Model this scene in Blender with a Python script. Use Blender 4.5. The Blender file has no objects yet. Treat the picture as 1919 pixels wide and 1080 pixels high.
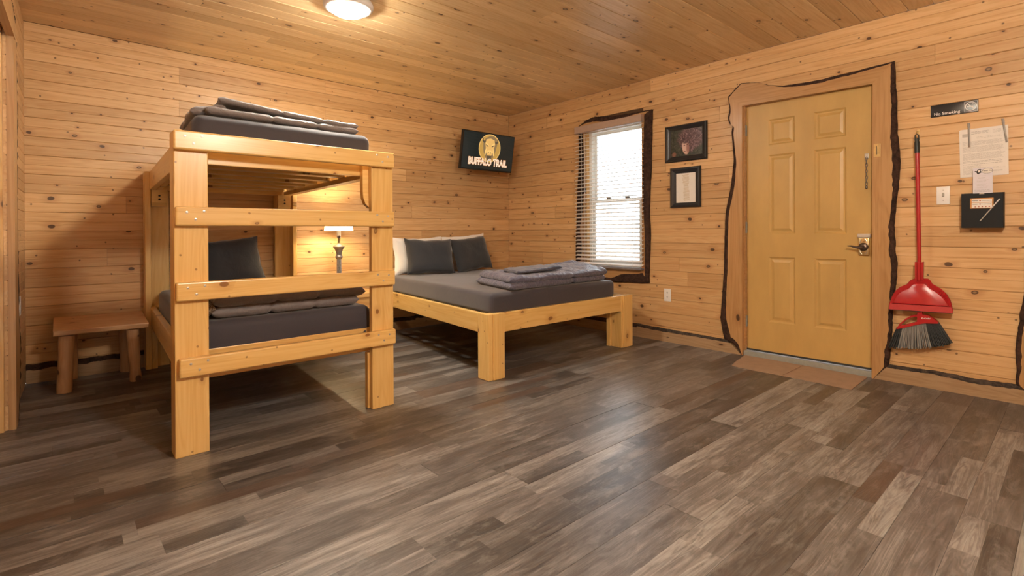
import bpy, bmesh, math, random
from mathutils import Vector, Matrix, noise

random.seed(7)
SC = bpy.context.scene
COL = SC.collection
PI = math.pi

# ------------------------------------------------------------------ camera, world, lights, exposure
def make_camera():
    cd = bpy.data.cameras.new('camera')
    cam = bpy.data.objects.new('camera', cd)
    COL.objects.link(cam)
    f_px, yaw, pitch, roll = 953.805, math.radians(-41.6357), math.radians(-0.2017), math.radians(-0.2618)
    F = Vector((-math.sin(yaw) * math.cos(pitch), math.cos(yaw) * math.cos(pitch), math.sin(pitch)))
    R = Vector((math.cos(yaw), math.sin(yaw), 0))
    U = R.cross(F)
    R, U = R * math.cos(roll) + U * math.sin(roll), U * math.cos(roll) - R * math.sin(roll)
    m = Matrix((R, U, -F)).transposed().to_4x4()
    m.translation = Vector((-4.3484, -4.9532, 1.0530))
    cam.matrix_world = m
    cd.sensor_fit = 'HORIZONTAL'
    cd.sensor_width = 36.0
    cd.lens = 36.0 * f_px / 1919.0
    cd.shift_y = -101.54 / 1919.0
    cd.clip_start = 0.02
    SC.camera = cam
make_camera()

LAMP_L = (345.0, 235.0)   # radiance of the flush lamp globe and of the added hanging fill globe
LAMP_COL = (1.0, 0.90, 0.74)
TABLE_LAMP_L = 640.0      # radiance of the table lamp bulb
SKY_STRENGTH = 9.0
EXPOSURE = 0.27

world = bpy.data.worlds.new('sky')
SC.world = world
world.use_nodes = True
bgn = world.node_tree.nodes['Background']
bgn.inputs[0].default_value = (0.78, 0.88, 1.0, 1)
bgn.inputs[1].default_value = SKY_STRENGTH
SC.view_settings.view_transform = 'Standard'
SC.view_settings.look = 'None'
SC.view_settings.exposure = EXPOSURE
SC.view_settings.gamma = 1
SC.view_settings.use_curve_mapping = False
try:
    SC.cycles.use_denoising = True
    SC.cycles.max_bounces = 10
    SC.cycles.diffuse_bounces = 7
    SC.cycles.glossy_bounces = 4
    SC.cycles.transparent_max_bounces = 12
    SC.cycles.sample_clamp_indirect = 8
except Exception:
    pass

# daylight portal in the window opening (guides sampling of the sky, emits nothing itself)
pl = bpy.data.lights.new('window_portal', 'AREA')
pl.shape = 'RECTANGLE'; pl.size = 0.78; pl.size_y = 1.56
try:
    pl.cycles.is_portal = True
except Exception:
    pass
po = bpy.data.objects.new('window_portal', pl)
COL.objects.link(po)
po.matrix_world = Matrix(((0, 0, 1, 0.155), (-1, 0, 0, -1.665), (0, 1, 0, 1.425), (0, 0, 0, 1))) @ Matrix.Rotation(0, 4, 'X')
# area lights shine along local -Z: local Z is +X (out of the room), so it faces into the room

# ------------------------------------------------------------------ node helpers
class NT:
    def __init__(s, name):
        s.m = bpy.data.materials.new(name); s.m.use_nodes = True
        s.t = s.m.node_tree; s.t.nodes.clear()
        s.out = s.n('ShaderNodeOutputMaterial')
    def n(s, typ, **kw):
        nd = s.t.nodes.new(typ)
        for k, v in kw.items(): setattr(nd, k, v)
        return nd
    def l(s, a, b): s.t.links.new(a, b)
    def val(s, sock, v):
        if hasattr(v, 'links') or isinstance(v, bpy.types.NodeSocket): s.l(v, sock)
        else: sock.default_value = v
    def math(s, op, a, b=None, c=None, clamp=False):
        nd = s.n('ShaderNodeMath', operation=op, use_clamp=clamp)
        s.val(nd.inputs[0], a)
        if b is not None: s.val(nd.inputs[1], b)
        if c is not None: s.val(nd.inputs[2], c)
        return nd.outputs[0]
    def vmul(s, v, k):
        nd = s.n('ShaderNodeVectorMath', operation='MULTIPLY'); s.val(nd.inputs[0], v); s.val(nd.inputs[1], k); return nd.outputs[0]
    def vadd(s, v, k):
        nd = s.n('ShaderNodeVectorMath', operation='ADD'); s.val(nd.inputs[0], v); s.val(nd.inputs[1], k); return nd.outputs[0]
    def noise(s, v, scale, detail=3, rough=0.5, dist=0.0):
        nd = s.n('ShaderNodeTexNoise'); s.val(nd.inputs['Vector'], v); nd.inputs['Scale'].default_value = scale
        nd.inputs['Detail'].default_value = detail; nd.inputs['Roughness'].default_value = rough; nd.inputs['Distortion'].default_value = dist
        return nd.outputs[0]
    def ramp(s, f, stops, interp='LINEAR'):
        nd = s.n('ShaderNodeValToRGB'); s.val(nd.inputs[0], f); cr = nd.color_ramp; cr.interpolation = interp
        while len(cr.elements) < len(stops): cr.elements.new(0.5)
        for e, (p, c) in zip(cr.elements, stops):
            e.position = p; e.color = (c[0], c[1], c[2], 1) if not isinstance(c, (int, float)) else (c, c, c, 1)
        return nd.outputs[0]
    def mix(s, f, a, b, mode='MIX'):
        nd = s.n('ShaderNodeMix', data_type='RGBA', blend_type=mode); nd.clamp_result = False
        s.val(nd.inputs[0], f)
        for so, v in ((nd.inputs[6], a), (nd.inputs[7], b)):
            if isinstance(v, tuple): so.default_value = (v[0], v[1], v[2], 1)
            else: s.l(v, so)
        return nd.outputs[2]
    def mapr(s, f, a, b, c, d, smooth=False):
        nd = s.n('ShaderNodeMapRange'); nd.interpolation_type = 'SMOOTHSTEP' if smooth else 'LINEAR'; nd.clamp = True
        for i, v in enumerate((f, a, b, c, d)): s.val(nd.inputs[i], v)
        return nd.outputs[0]
    def obj(s): return s.n('ShaderNodeTexCoord').outputs['Object']
    def rnd(s): return s.n('ShaderNodeObjectInfo').outputs['Random']
    def sep(s, v):
        nd = s.n('ShaderNodeSeparateXYZ'); s.val(nd.inputs[0], v); return nd.outputs
    def comb(s, x, y, z):
        nd = s.n('ShaderNodeCombineXYZ')
        for i, v in enumerate((x, y, z)): s.val(nd.inputs[i], v)
        return nd.outputs[0]
    def bump(s, h, strength, dist=0.002):
        nd = s.n('ShaderNodeBump'); nd.inputs['Strength'].default_value = strength; nd.inputs['Distance'].default_value = dist
        s.l(h, nd.inputs['Height']); return nd.outputs[0]
    def principled(s, color, rough=0.5, normal=None, metal=0.0, spec=0.5, coat=0.0, coat_rough=0.15, sheen=0.0, emit=None, emit_s=0.0):
        p = s.n('ShaderNodeBsdfPrincipled')
        if isinstance(color, tuple): p.inputs['Base Color'].default_value = (color[0], color[1], color[2], 1)
        else: s.l(color, p.inputs['Base Color'])
        s.val(p.inputs['Roughness'], rough)
        p.inputs['Metallic'].default_value = metal
        p.inputs['Specular IOR Level'].default_value = spec
        p.inputs['Coat Weight'].default_value = coat
        p.inputs['Coat Roughness'].default_value = coat_rough
        p.inputs['Sheen Weight'].default_value = sheen
        if emit is not None:
            if isinstance(emit, tuple): p.inputs['Emission Color'].default_value = (*emit, 1)
            else: s.l(emit, p.inputs['Emission Color'])
            p.inputs['Emission Strength'].default_value = emit_s
        if normal is not None: s.l(normal, p.inputs['Normal'])
        s.l(p.outputs[0], s.out.inputs[0])
        return p

def pine(name, base, dark, light, knot_density=0.6, knot_size=1.0, rough=0.42, coat=0.15, tint=0.22, cell=(3.0, 5.0), spread=0.0, streak=0.5, kcol=(0.045, 0.018, 0.008), kcore=0.90):
    """pine board: long axis local X, width local Y"""
    t = NT(name)
    o = t.obj(); r = t.rnd()
    off = t.comb(t.math('MULTIPLY', r, 91.7), t.math('MULTIPLY', r, 37.3), t.math('MULTIPLY', r, 13.1))
    p = t.vadd(o, off)
    # knots
    kv = t.vmul(p, (cell[0], cell[1], 0.0))
    warp = t.n('ShaderNodeTexNoise'); warp.inputs['Scale'].default_value = 9; t.l(p, warp.inputs['Vector'])
    kv2 = t.vadd(kv, t.vmul(t.vadd(warp.outputs['Color'], (-.5, -.5, -.5)), (.10, .10, 0)))
    vo = t.n('ShaderNodeTexVoronoi', voronoi_dimensions='2D'); vo.inputs['Scale'].default_value = 1.0; t.l(kv2, vo.inputs['Vector'])
    cs = t.n('ShaderNodeSeparateColor'); t.l(vo.outputs['Color'], cs.inputs[0])
    exists = t.math('GREATER_THAN', cs.outputs[0], 1.0 - knot_density)
    size = t.math('MULTIPLY_ADD', t.math('POWER', cs.outputs[1], 1.6), 0.055 * knot_size, 0.028 * knot_size)
    d = vo.outputs['Distance']
    core = t.math('MULTIPLY', t.mapr(d, t.math('MULTIPLY', size, 0.75), t.math('MULTIPLY', size, 1.1), 1.0, 0.0, True), exists)
    halo = t.math('MULTIPLY', t.mapr(d, size, t.math('MULTIPLY', size, 3.4), 1.0, 0.0, True), exists)
    bend = t.math('MULTIPLY', t.mapr(d, size, t.math('MULTIPLY', size, 5.0), 1.0, 0.0, True), exists)
    vo2 = t.n('ShaderNodeTexVoronoi', voronoi_dimensions='2D'); vo2.inputs['Scale'].default_value = 1.0; t.l(t.vmul(kv2, (3.3, 2.1, 0)), vo2.inputs['Vector'])
    cs2 = t.n('ShaderNodeSeparateColor'); t.l(vo2.outputs['Color'], cs2.inputs[0])
    small = t.math('MULTIPLY', t.mapr(vo2.outputs['Distance'], 0.05, 0.095, 1.0, 0.0, True), t.math('GREATER_THAN', cs2.outputs[0], 1.0 - 0.22 * knot_density))
    core = t.math('MAXIMUM', core, t.math('MULTIPLY', small, 0.8))
    # grain: stretched noise plus cathedral bands
    gp = t.vadd(p, t.comb(0.0, t.math('MULTIPLY', bend, 0.010), 0.0))
    g1 = t.noise(t.vmul(gp, (1.6, 46, 46)), 1.0, 4, 0.62, 0.4)
    g2 = t.noise(t.vmul(gp, (0.7, 9, 9)), 1.0, 3, 0.5, 0.8)
    bands = t.math('SINE', t.math('MULTIPLY', g2, 60.0))
    bands = t.math('MULTIPLY_ADD', bands, 0.5, 0.5)
    g = t.math('ADD', t.math('MULTIPLY', g1, 0.55), t.math('MULTIPLY_ADD', bands, 0.13, 0.08))
    col = t.ramp(g, [(0.22, dark), (0.45, base), (0.72, light)])
    big = t.noise(t.vmul(p, (0.9, 3, 3)), 1.0, 2, 0.5)
    col = t.mix(t.mapr(big, 0.35, 0.7, 0.0, 0.35 * streak), col, tuple(c * 0.72 for c in dark), 'MIX')
    # board to board tint
    br = t.math('MULTIPLY_ADD', r, 2 * tint, 1.0 - tint)
    col = t.mix(1.0, col, t.comb(br, t.math('POWER', br, 1.15), t.math('POWER', br, 1.35)), 'MULTIPLY')
    col = t.mix(t.math('MULTIPLY', halo, 0.34), col, tuple((a * b) for a, b in zip(dark, (0.62, 0.42, 0.30))))
    col = t.mix(t.math('MULTIPLY', core, kcore), col, kcol)
    heart = t.math('MULTIPLY', t.math('MULTIPLY', t.mapr(d, t.math('MULTIPLY', size, 0.35), t.math('MULTIPLY', size, 0.62), 1.0, 0.0, True), exists), t.math('GREATER_THAN', cs.outputs[2], 0.60))
    col = t.mix(t.math('MULTIPLY', heart, 0.7), col, tuple(c * 0.55 for c in base))
    nrm = t.bump(t.math('SUBTRACT', g1, t.math('MULTIPLY', core, 0.5)), 0.10, 0.002)
    t.principled(col, t.math('MULTIPLY_ADD', g1, 0.16, rough - 0.08), nrm, coat=coat, coat_rough=0.22, spec=0.4)
    return t.m

def plain(name, color, rough=0.5, metal=0.0, spec=0.5, var=0.12, scale=30, bumpy=0.0, sheen=0.0, coat=0.0, stretch=(1, 1, 1), bdist=0.002):
    t = NT(name)
    v = t.vmul(t.obj(), stretch)
    n = t.noise(v, scale, 4, 0.6)
    k = t.mapr(n, 0.3, 0.7, 1 - var, 1 + var)
    col = t.mix(1.0, color, t.comb(k, k, k), 'MULTIPLY')
    t.principled(col, rough, t.bump(n, bumpy, bdist) if bumpy else None, metal, spec, coat=coat, sheen=sheen)
    return t.m

def cloth(name, color, rough, crumple=0.6, cs=14, sheen=0.3):
    t = NT(name); o = t.obj()
    a = t.noise(o, cs, 4, 0.55, 1.2); f = t.noise(o, 240, 2, 0.5)
    h = t.math('ADD', t.math('MULTIPLY', t.math('ABSOLUTE', t.math('SUBTRACT', a, 0.5)), -2.0), t.math('MULTIPLY', f, 0.05))
    k = t.mapr(t.noise(o, 300, 2, 0.5), 0.3, 0.7, 0.93, 1.07)
    t.principled(t.mix(1.0, color, t.comb(k, k, k), 'MULTIPLY'), rough, t.bump(h, crumple, 0.012), sheen=sheen)
    return t.m

def emit_mat(name, color, strength, base=(0.9, 0.9, 0.9)):
    t = NT(name)
    t.principled(base, 0.4, emit=color, emit_s=strength)
    return t.m

def floor_mat():
    t = NT('vinyl plank print')
    o = t.obj(); r = t.rnd()
    off = t.comb(t.math('MULTIPLY', r, 57.7), t.math('MULTIPLY', r, 23.9), t.math('MULTIPLY', r, 5.0))
    s = t.sep(o)
    y01 = t.math('ADD', s[1], 0.0775)
    # a plank is printed as one to three reclaimed-looking strips of random length
    bx = t.comb(t.math('MULTIPLY_ADD', r, 31.0, s[0]), y01, 0.0)
    br = t.n('ShaderNodeTexBrick'); br.offset = 0.37; br.offset_frequency = 2; br.squash = 1.0
    t.l(bx, br.inputs['Vector'])
    br.inputs['Color1'].default_value = (0, 0, 0, 1); br.inputs['Color2'].default_value = (1, 1, 1, 1)
    br.inputs['Mortar Size'].default_value = 0.0; br.inputs['Scale'].default_value = 1.0
    br.inputs['Brick Width'].default_value = 0.64; br.inputs['Row Height'].default_value = 0.0775
    strip = t.math('ADD', br.outputs['Color'], 0.0)
    r2 = t.math('FRACT', t.math('MULTIPLY', r, 7.31))
    strip = t.mix(t.math('GREATER_THAN', r2, 0.62), strip, t.comb(r, r, r))
    sv = t.math('ADD', strip, 0.0)
    p = t.vadd(o, t.vadd(off, t.comb(t.math('MULTIPLY', sv, 17.0), t.math('MULTIPLY', sv, 9.0), 0.0)))
    g1 = t.noise(t.vmul(p, (2.4, 55, 1)), 1.0, 5, 0.65, 0.6)
    g2 = t.noise(t.vmul(p, (0.9, 11, 1)), 1.0, 3, 0.55, 1.2)
    ca = t.math('MULTIPLY_ADD', t.math('SINE', t.math('MULTIPLY', g2, 85.0)), 0.5, 0.5)
    wear = t.noise(t.vmul(p, (2.6, 16.0, 1)), 1.0, 5, 0.7, 0.3)
    tone = t.math('ADD', t.math('MULTIPLY_ADD', sv, 0.40, 0.04), t.math('MULTIPLY', g1, 0.50))
    tone = t.math('ADD', tone, t.math('MULTIPLY_ADD', wear, 0.70, -0.35))
    tone = t.math('ADD', tone, t.math('MULTIPLY_ADD', ca, 0.10, -0.03))
    col = t.ramp(tone, [(0.10, (0.022, 0.019, 0.018)), (0.36, (0.057, 0.050, 0.047)), (0.58, (0.112, 0.101, 0.097)), (0.86, (0.29, 0.275, 0.265))])
    patch = t.noise(t.vmul(p, (5.0, 13.0, 1)), 1.0, 6, 0.72, 0.5)
    col = t.mix(t.mapr(patch, 0.52, 0.70, 0.0, 0.55), col, (0.24, 0.225, 0.215))
    col = t.mix(t.mapr(patch, 0.42, 0.28, 0.0, 0.55), col, (0.030, 0.025, 0.023))
    hue = t.math('FRACT', t.math('MULTIPLY', sv, 5.7))
    col = t.mix(t.mapr(hue, 0.72, 1.0, 0.0, 0.5), col, (0.10, 0.056, 0.038))
    # end-of-strip saw marks
    h = t.math('ADD', t.math('MULTIPLY', g1, 0.7), t.math('MULTIPLY', ca, 0.5))
    t.principled(col, t.math('MULTIPLY_ADD', g1, 0.22, 0.27), t.bump(h, 0.22, 0.0012), spec=0.6)
    return t.m

def bark_mat(name, color, color2):
    t = NT(name)
    v = t.obj()
    n = t.noise(t.vmul(v, (1, 1, 1)), 26, 6, 0.7, 0.6)
    n2 = t.noise(v, 110, 4, 0.6)
    col = t.mix(t.mapr(n, 0.36, 0.66, 0.0, 1.0), color, color2)
    t.principled(col, 0.85, t.bump(t.math('ADD', n, t.math('MULTIPLY', n2, 0.5)), 0.9, 0.008), spec=0.25)
    return t.m

M = {}
M['wall'] = pine('pine wall board', (0.62, 0.385, 0.180), (0.50, 0.275, 0.105), (0.69, 0.465, 0.245), 0.55, 1.0, 0.45, 0.10, 0.13, cell=(3.7, 5.4), streak=0.8)
M['ceil'] = pine('pine ceiling board', (0.76, 0.56, 0.32), (0.62, 0.41, 0.19), (0.84, 0.66, 0.42), 0.62, 0.95, 0.36, 0.25, 0.15, cell=(3.0, 4.8))
M['bunk'] = pine('varnished bunk lumber', (0.77, 0.505, 0.185), (0.68, 0.40, 0.12), (0.82, 0.585, 0.25), 0.40, 1.5, 0.34, 0.30, 0.06, cell=(4.2, 7.0), streak=0.15, kcol=(0.20, 0.075, 0.020), kcore=0.85)
M['queen'] = pine('varnished bed lumber', (0.77, 0.505, 0.18), (0.68, 0.40, 0.115), (0.82, 0.585, 0.25), 0.40, 1.4, 0.34, 0.30, 0.05, cell=(4.2, 7.0), streak=0.15, kcol=(0.20, 0.075, 0.020), kcore=0.85)
M['slab'] = pine('rustic slab wood', (0.47, 0.265, 0.110), (0.37, 0.19, 0.068), (0.55, 0.335, 0.155), 0.25, 1.6, 0.42, 0.15, 0.06, cell=(1.7, 3.0))
M['base'] = pine('worn baseboard wood', (0.36, 0.235, 0.130), (0.26, 0.155, 0.078), (0.44, 0.305, 0.18), 0.3, 1.1, 0.5, 0.05, 0.10, cell=(2.0, 5.0))
M['bench'] = pine('bench wood', (0.56, 0.33, 0.165), (0.44, 0.235, 0.10), (0.64, 0.42, 0.23), 0.45, 1.3, 0.45, 0.1, 0.08, cell=(3.0, 4.0))
M['table'] = pine('nightstand wood', (0.62, 0.36, 0.13), (0.45, 0.22, 0.07), (0.72, 0.46, 0.2), 0.4, 1.2, 0.4, 0.2, 0.08, cell=(3.0, 4.0))
M['floor'] = floor_mat()
M['gap'] = plain('dark brown backing', (0.10, 0.052, 0.022), 0.9)
M['shell'] = plain('plain pine sheet', (0.50, 0.29, 0.135), 0.6, scale=6, stretch=(1, 1, 8))
M['bark'] = bark_mat('dark bark', (0.018, 0.009, 0.007), (0.075, 0.037, 0.024))
M['bark2'] = bark_mat('grey worn bark', (0.030, 0.022, 0.019), (0.095, 0.070, 0.055))
M['door'] = plain('mustard door paint', (0.51, 0.325, 0.108), 0.42, scale=5, var=0.09, bumpy=0.03, stretch=(1, 1, .4))
M['alum'] = plain('aluminium threshold', (0.27, 0.275, 0.25), 0.6, 0.0, var=0.1)
M['vinyl'] = plain('white vinyl', (0.78, 0.77, 0.73), 0.4, var=0.03)
M['blind'] = plain('ivory blind slat', (0.74, 0.68, 0.62), 0.4, var=0.03)
M['headrail'] = plain('tan blind valance', (0.42, 0.30, 0.235), 0.5, var=0.05)
M['blindrail'] = plain('grey blind bottom rail', (0.20, 0.185, 0.20), 0.35, var=0.05)
M['cord'] = plain('white cord', (0.8, 0.78, 0.72), 0.8)
M['plate'] = plain('white plastic plate', (0.80, 0.78, 0.75), 0.35, var=0.02)
M['slot'] = plain('dark slot', (0.03, 0.028, 0.026), 0.6)
M['toggle'] = plain('beige switch toggle', (0.42, 0.37, 0.31), 0.4)
M['black'] = plain('black satin frame', (0.012, 0.014, 0.018), 0.30, spec=0.6)
M['charcoal_box'] = plain('black pocket', (0.009, 0.010, 0.012), 0.6, spec=0.25, bumpy=0.05, scale=200)
M['tvbody'] = plain('black tv plastic', (0.008, 0.008, 0.010), 0.25)
M['paper'] = plain('white paper', (0.76, 0.72, 0.67), 0.8, var=0.02)
M['lilac'] = plain('pale lilac card', (0.68, 0.65, 0.71), 0.7, var=0.02)
M['ink'] = plain('black ink', (0.02, 0.018, 0.02), 0.7)
M['ink_grey'] = plain('grey ink', (0.46, 0.43, 0.40), 0.8)
M['ink_mid'] = plain('mid grey ink', (0.26, 0.24, 0.23), 0.8)
M['ink_orange'] = plain('orange ink', (0.52, 0.24, 0.06), 0.7)
M['ink_red'] = plain('red brown ink', (0.34, 0.09, 0.03), 0.7)
M['signwhite'] = plain('white sign lettering', (0.78, 0.76, 0.74), 0.5)
M['steel'] = plain('brushed steel', (0.55, 0.53, 0.50), 0.35, 0.9, var=0.08)
M['darksteel'] = plain('dull metal strip', (0.20, 0.175, 0.155), 0.45, 0.5)
M['brass'] = plain('pale brass', (0.74, 0.58, 0.30), 0.28, 0.9)
M['bronze'] = plain('dark lever metal', (0.16, 0.12, 0.10), 0.3, 0.9)
M['keypad'] = plain('grey keypad plastic', (0.52, 0.45, 0.38), 0.5)
M['screwm'] = plain('zinc screw head', (0.62, 0.60, 0.57), 0.35, 0.8)
M['bolt'] = plain('dark bolt head', (0.03, 0.022, 0.018), 0.5, 0.5)
M['red'] = plain('glossy red plastic', (0.40, 0.012, 0.016), 0.28, spec=0.6, var=0.05)
M['redlip'] = plain('matt red lip', (0.48, 0.045, 0.045), 0.45, var=0.05)
M['bristle'] = plain('grey bristles', (0.20, 0.195, 0.185), 0.7, var=0.45, scale=1.0, stretch=(60, 500, 3))
M['bristle_dark'] = plain('black bristles', (0.012, 0.016, 0.018), 0.6, var=0.4, scale=1.0, stretch=(60, 500, 3))
M['rubber'] = plain('black grip', (0.012, 0.016, 0.015), 0.45)
M['cardboard'] = plain('brown cardboard', (0.32, 0.215, 0.145), 0.85, var=0.08, scale=14)
M['sheet'] = cloth('charcoal sheet', (0.032, 0.030, 0.044), 0.75, 0.10, 5)  # purple-blue tint of the daylight is put into the cloth colour
M['comforter'] = cloth('grey brown comforter', (0.160, 0.142, 0.148), 0.55, 0.55, 11)
M['comforter_q'] = cloth('slate comforter', (0.086, 0.085, 0.135), 0.45, 0.8, 12)  # part of the blue is window daylight mixed into the colour
M['folded'] = cloth('folded dark sheet', (0.040, 0.046, 0.078), 0.45, 0.6, 16)
M['foldbrown'] = plain('folded brown sheet', (0.058, 0.040, 0.035), 0.6, sheen=0.3, bumpy=0.10, scale=160, var=0.08, bdist=0.001)
M['pillow'] = cloth('charcoal pillow case', (0.023, 0.024, 0.028), 0.85, 0.25, 8)
M['pillow_white'] = plain('white pillow case', (0.74, 0.70, 0.66), 0.85, sheen=0.2, bumpy=0.1, scale=300, var=0.03, bdist=0.001)
M['lampmetal'] = plain('pewter lamp metal', (0.36, 0.33, 0.29), 0.38, 0.75, var=0.25, scale=90, bumpy=0.2)
M['ceramic'] = plain('white socket', (0.82, 0.78, 0.72), 0.4)
M['lamptrim'] = plain('white lamp trim', (0.74, 0.72, 0.70), 0.35, var=0.02)
M['globe'] = emit_mat('lit lamp globe', LAMP_COL, LAMP_L[0]); M['fill_globe'] = emit_mat('added fill lamp globe', LAMP_COL, LAMP_L[1])

def lining_mat():
    t = NT('leaf print lining')
    v = t.obj()
    n = t.noise(v, 16, 3, 0.5, 1.6)
    col = t.ramp(n, [(0.36, (0.035, 0.026, 0.020)), (0.44, (0.22, 0.16, 0.105)), (0.52, (0.085, 0.055, 0.035)), (0.60, (0.42, 0.33, 0.24)), (0.68, (0.16, 0.10, 0.065))], 'CONSTANT')
    t.principled(col, 0.8)
    return t.m
M['lining'] = lining_mat()

def shade_mat():
    t = NT('linen lamp shade')
    d = t.n('ShaderNodeBsdfDiffuse'); d.inputs[0].default_value = (0.85, 0.78, 0.66, 1)
    tr = t.n('ShaderNodeBsdfTranslucent'); tr.inputs[0].default_value = (0.92, 0.82, 0.66, 1)
    mx = t.n('ShaderNodeMixShader'); mx.inputs[0].default_value = 0.55
    t.l(d.outputs[0], mx.inputs[1]); t.l(tr.outputs[0], mx.inputs[2]); t.l(mx.outputs[0], t.out.inputs[0])
    return t.m
M['shade'] = shade_mat()

def glass_mat():
    t = NT('window glass')
    a = t.n('ShaderNodeBsdfTransparent'); a.inputs[0].default_value = (0.96, 0.98, 0.97, 1)
    g = t.n('ShaderNodeBsdfGlossy'); g.inputs['Roughness'].default_value = 0.01
    fr = t.n('ShaderNodeFresnel'); fr.inputs[0].default_value = 1.45
    mx = t.n('ShaderNodeMixShader'); t.l(fr.outputs[0], mx.inputs[0])
    t.l(a.outputs[0], mx.inputs[1]); t.l(g.outputs[0], mx.inputs[2]); t.l(mx.outputs[0], t.out.inputs[0])
    return t.m
M['glass'] = glass_mat()

def portrait_mat():
    """flat print, local X to the right (width .32), Y up (height .25), centred"""
    t = NT('portrait print')
    o = t.obj(); s = t.sep(o)
    def blob(cx, cy, rx, ry, soft=0.35, rot=0.0, w=0.0):
        x = t.math('SUBTRACT', s[0], cx); y = t.math('SUBTRACT', s[1], cy)
        if rot:
            c, q = math.cos(rot), math.sin(rot)
            x, y = t.math('ADD', t.math('MULTIPLY', x, c), t.math('MULTIPLY', y, q)), t.math('SUBTRACT', t.math('MULTIPLY', y, c), t.math('MULTIPLY', x, q))
        d = t.math('ADD', t.math('POWER', t.math('ABSOLUTE', t.math('DIVIDE', x, rx)), 2.0), t.math('POWER', t.math('ABSOLUTE', t.math('DIVIDE', y, ry)), 2.0))
        if w: d = t.math('ADD', d, t.math('MULTIPLY_ADD', t.noise(o, 30, 3, 0.6), w, -w / 2))
        return t.mapr(d, 1.0 - soft, 1.0 + soft, 1.0, 0.0, True)
    curl = t.noise(o, 26, 5, 0.7, 2.6)
    bg = t.ramp(t.noise(o, 42, 4, 0.7, 0.8), [(0.35, (0.012, 0.016, 0.012)), (0.62, (0.055, 0.060, 0.045)), (0.75, (0.19, 0.19, 0.15))])
    hair = t.ramp(curl, [(0.34, (0.022, 0.012, 0.016)), (0.50, (0.105, 0.055, 0.065)), (0.62, (0.28, 0.18, 0.20)), (0.72, (0.45, 0.33, 0.33))])
    col = t.mix(blob(0.045, 0.035, 0.125, 0.105, 0.5, 0.0, 1.2), bg, hair)
    face = t.mix(blob(0.02, -0.045, 0.02, 0.06, 0.8), (0.62, 0.42, 0.36), (0.30, 0.15, 0.13))
    col = t.mix(blob(-0.005, -0.045, 0.036, 0.066, 0.25, 0.15), col, face)
    col = t.mix(blob(0.012, 0.022, 0.055, 0.032, 0.4, 0.2, 1.3), col, hair)
    col = t.mix(blob(0.050, -0.04, 0.022, 0.06, 0.4, 0.0, 1.2), col, hair)
    for cx, cy, rx, ry in ((-0.018, -0.025, 0.009, 0.004), (0.012, -0.022, 0.010, 0.004), (-0.016, -0.082, 0.010, 0.004)):
        col = t.mix(t.math('MULTIPLY', blob(cx, cy, rx, ry, 0.6), 0.85), col, (0.06, 0.02, 0.02))
    col = t.mix(t.math('MULTIPLY', blob(-0.024, -0.052, 0.004, 0.014, 0.8), 0.6), col, (0.75, 0.58, 0.5))
    col = t.mix(blob(-0.125, -0.1, 0.020, 0.020, 0.8, 0.0, 1.0), col, (0.20, 0.09, 0.065))
    t.principled(col, 0.25)
    return t.m
M['portrait'] = portrait_mat()

# ------------------------------------------------------------------ object helpers
WM = {}
def link(o, parent=None, W=Matrix()):
    COL.objects.link(o)
    WM[o.name] = W.copy()
    if parent is not None:
        o.parent = parent
        o.matrix_basis = WM[parent.name].inverted() @ W
    else:
        o.matrix_basis = W
    return o

def mesh_obj(name, me, mat, parent=None, W=Matrix(), smooth=None):
    if isinstance(me, bmesh.types.BMesh):
        bm = me; me = bpy.data.meshes.new(name)
        bmesh.ops.recalc_face_normals(bm, faces=bm.faces)
        bm.to_mesh(me); bm.free()
    if mat is not None and len(me.materials) == 0: me.materials.append(mat)
    if smooth is not None:
        for p in me.polygons: p.use_smooth = True
        try: me.set_sharp_from_angle(angle=math.radians(smooth))
        except Exception: pass
    return link(bpy.data.objects.new(name, me), parent, W)

def tag(o, label, cat, group=None, kind=None):
    o['label'] = label; o['category'] = cat
    if group: o['group'] = group
    if kind: o['kind'] = kind
    return o

def thing(name, loc, label, cat, group=None, kind=None, rot=None):
    W = Matrix.Translation(loc)
    if rot is not None: W = W @ rot
    o = link(bpy.data.objects.new(name, None), None, W)
    o.empty_display_size = 0.05
    return tag(o, label, cat, group, kind)

def frame(X, Y, Z, T):
    m = Matrix((X, Y, Z)).transposed().to_4x4(); m.translation = Vector(T); return m

def bm_box(lo, hi, bevel=0.0, seg=2, bm=None):
    b = bm or bmesh.new()
    r = bmesh.ops.create_cube(b, size=1.0)
    vs = r['verts']
    for v in vs:
        v.co = Vector([(lo[i] + hi[i]) / 2 + v.co[i] * (hi[i] - lo[i]) for i in range(3)])
    if bevel:
        es = list({e for v in vs for e in v.link_edges})
        bmesh.ops.bevel(b, geom=es, offset=bevel, segments=seg, profile=0.5, affect='EDGES')
    return b

def box(name, lo, hi, mat, parent=None, bevel=0.0, seg=2, smooth=None):
    c = [(a + b) / 2 for a, b in zip(lo, hi)]
    h = [(b - a) / 2 for a, b in zip(lo, hi)]
    return mesh_obj(name, bm_box([-x for x in h], h, bevel, seg), mat, parent, Matrix.Translation(c), smooth)

def beam(name, p, q, wy, wz, mat, parent, zhint=(0, 0, 1), bevel=0.004, seg=2):
    """board from p to q (centre line), local X along it, local Z near zhint, wy wide and wz thick"""
    p, q = Vector(p), Vector(q)
    X = (q - p).normalized(); Z = Vector(zhint); Z = (Z - X * Z.dot(X)).normalized(); Y = Z.cross(X)
    L = (q - p).length
    return mesh_obj(name, bm_box((-L / 2, -wy / 2, -wz / 2), (L / 2, wy / 2, wz / 2), bevel, seg), mat, parent, frame(X, Y, Z, (p + q) / 2))

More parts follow.
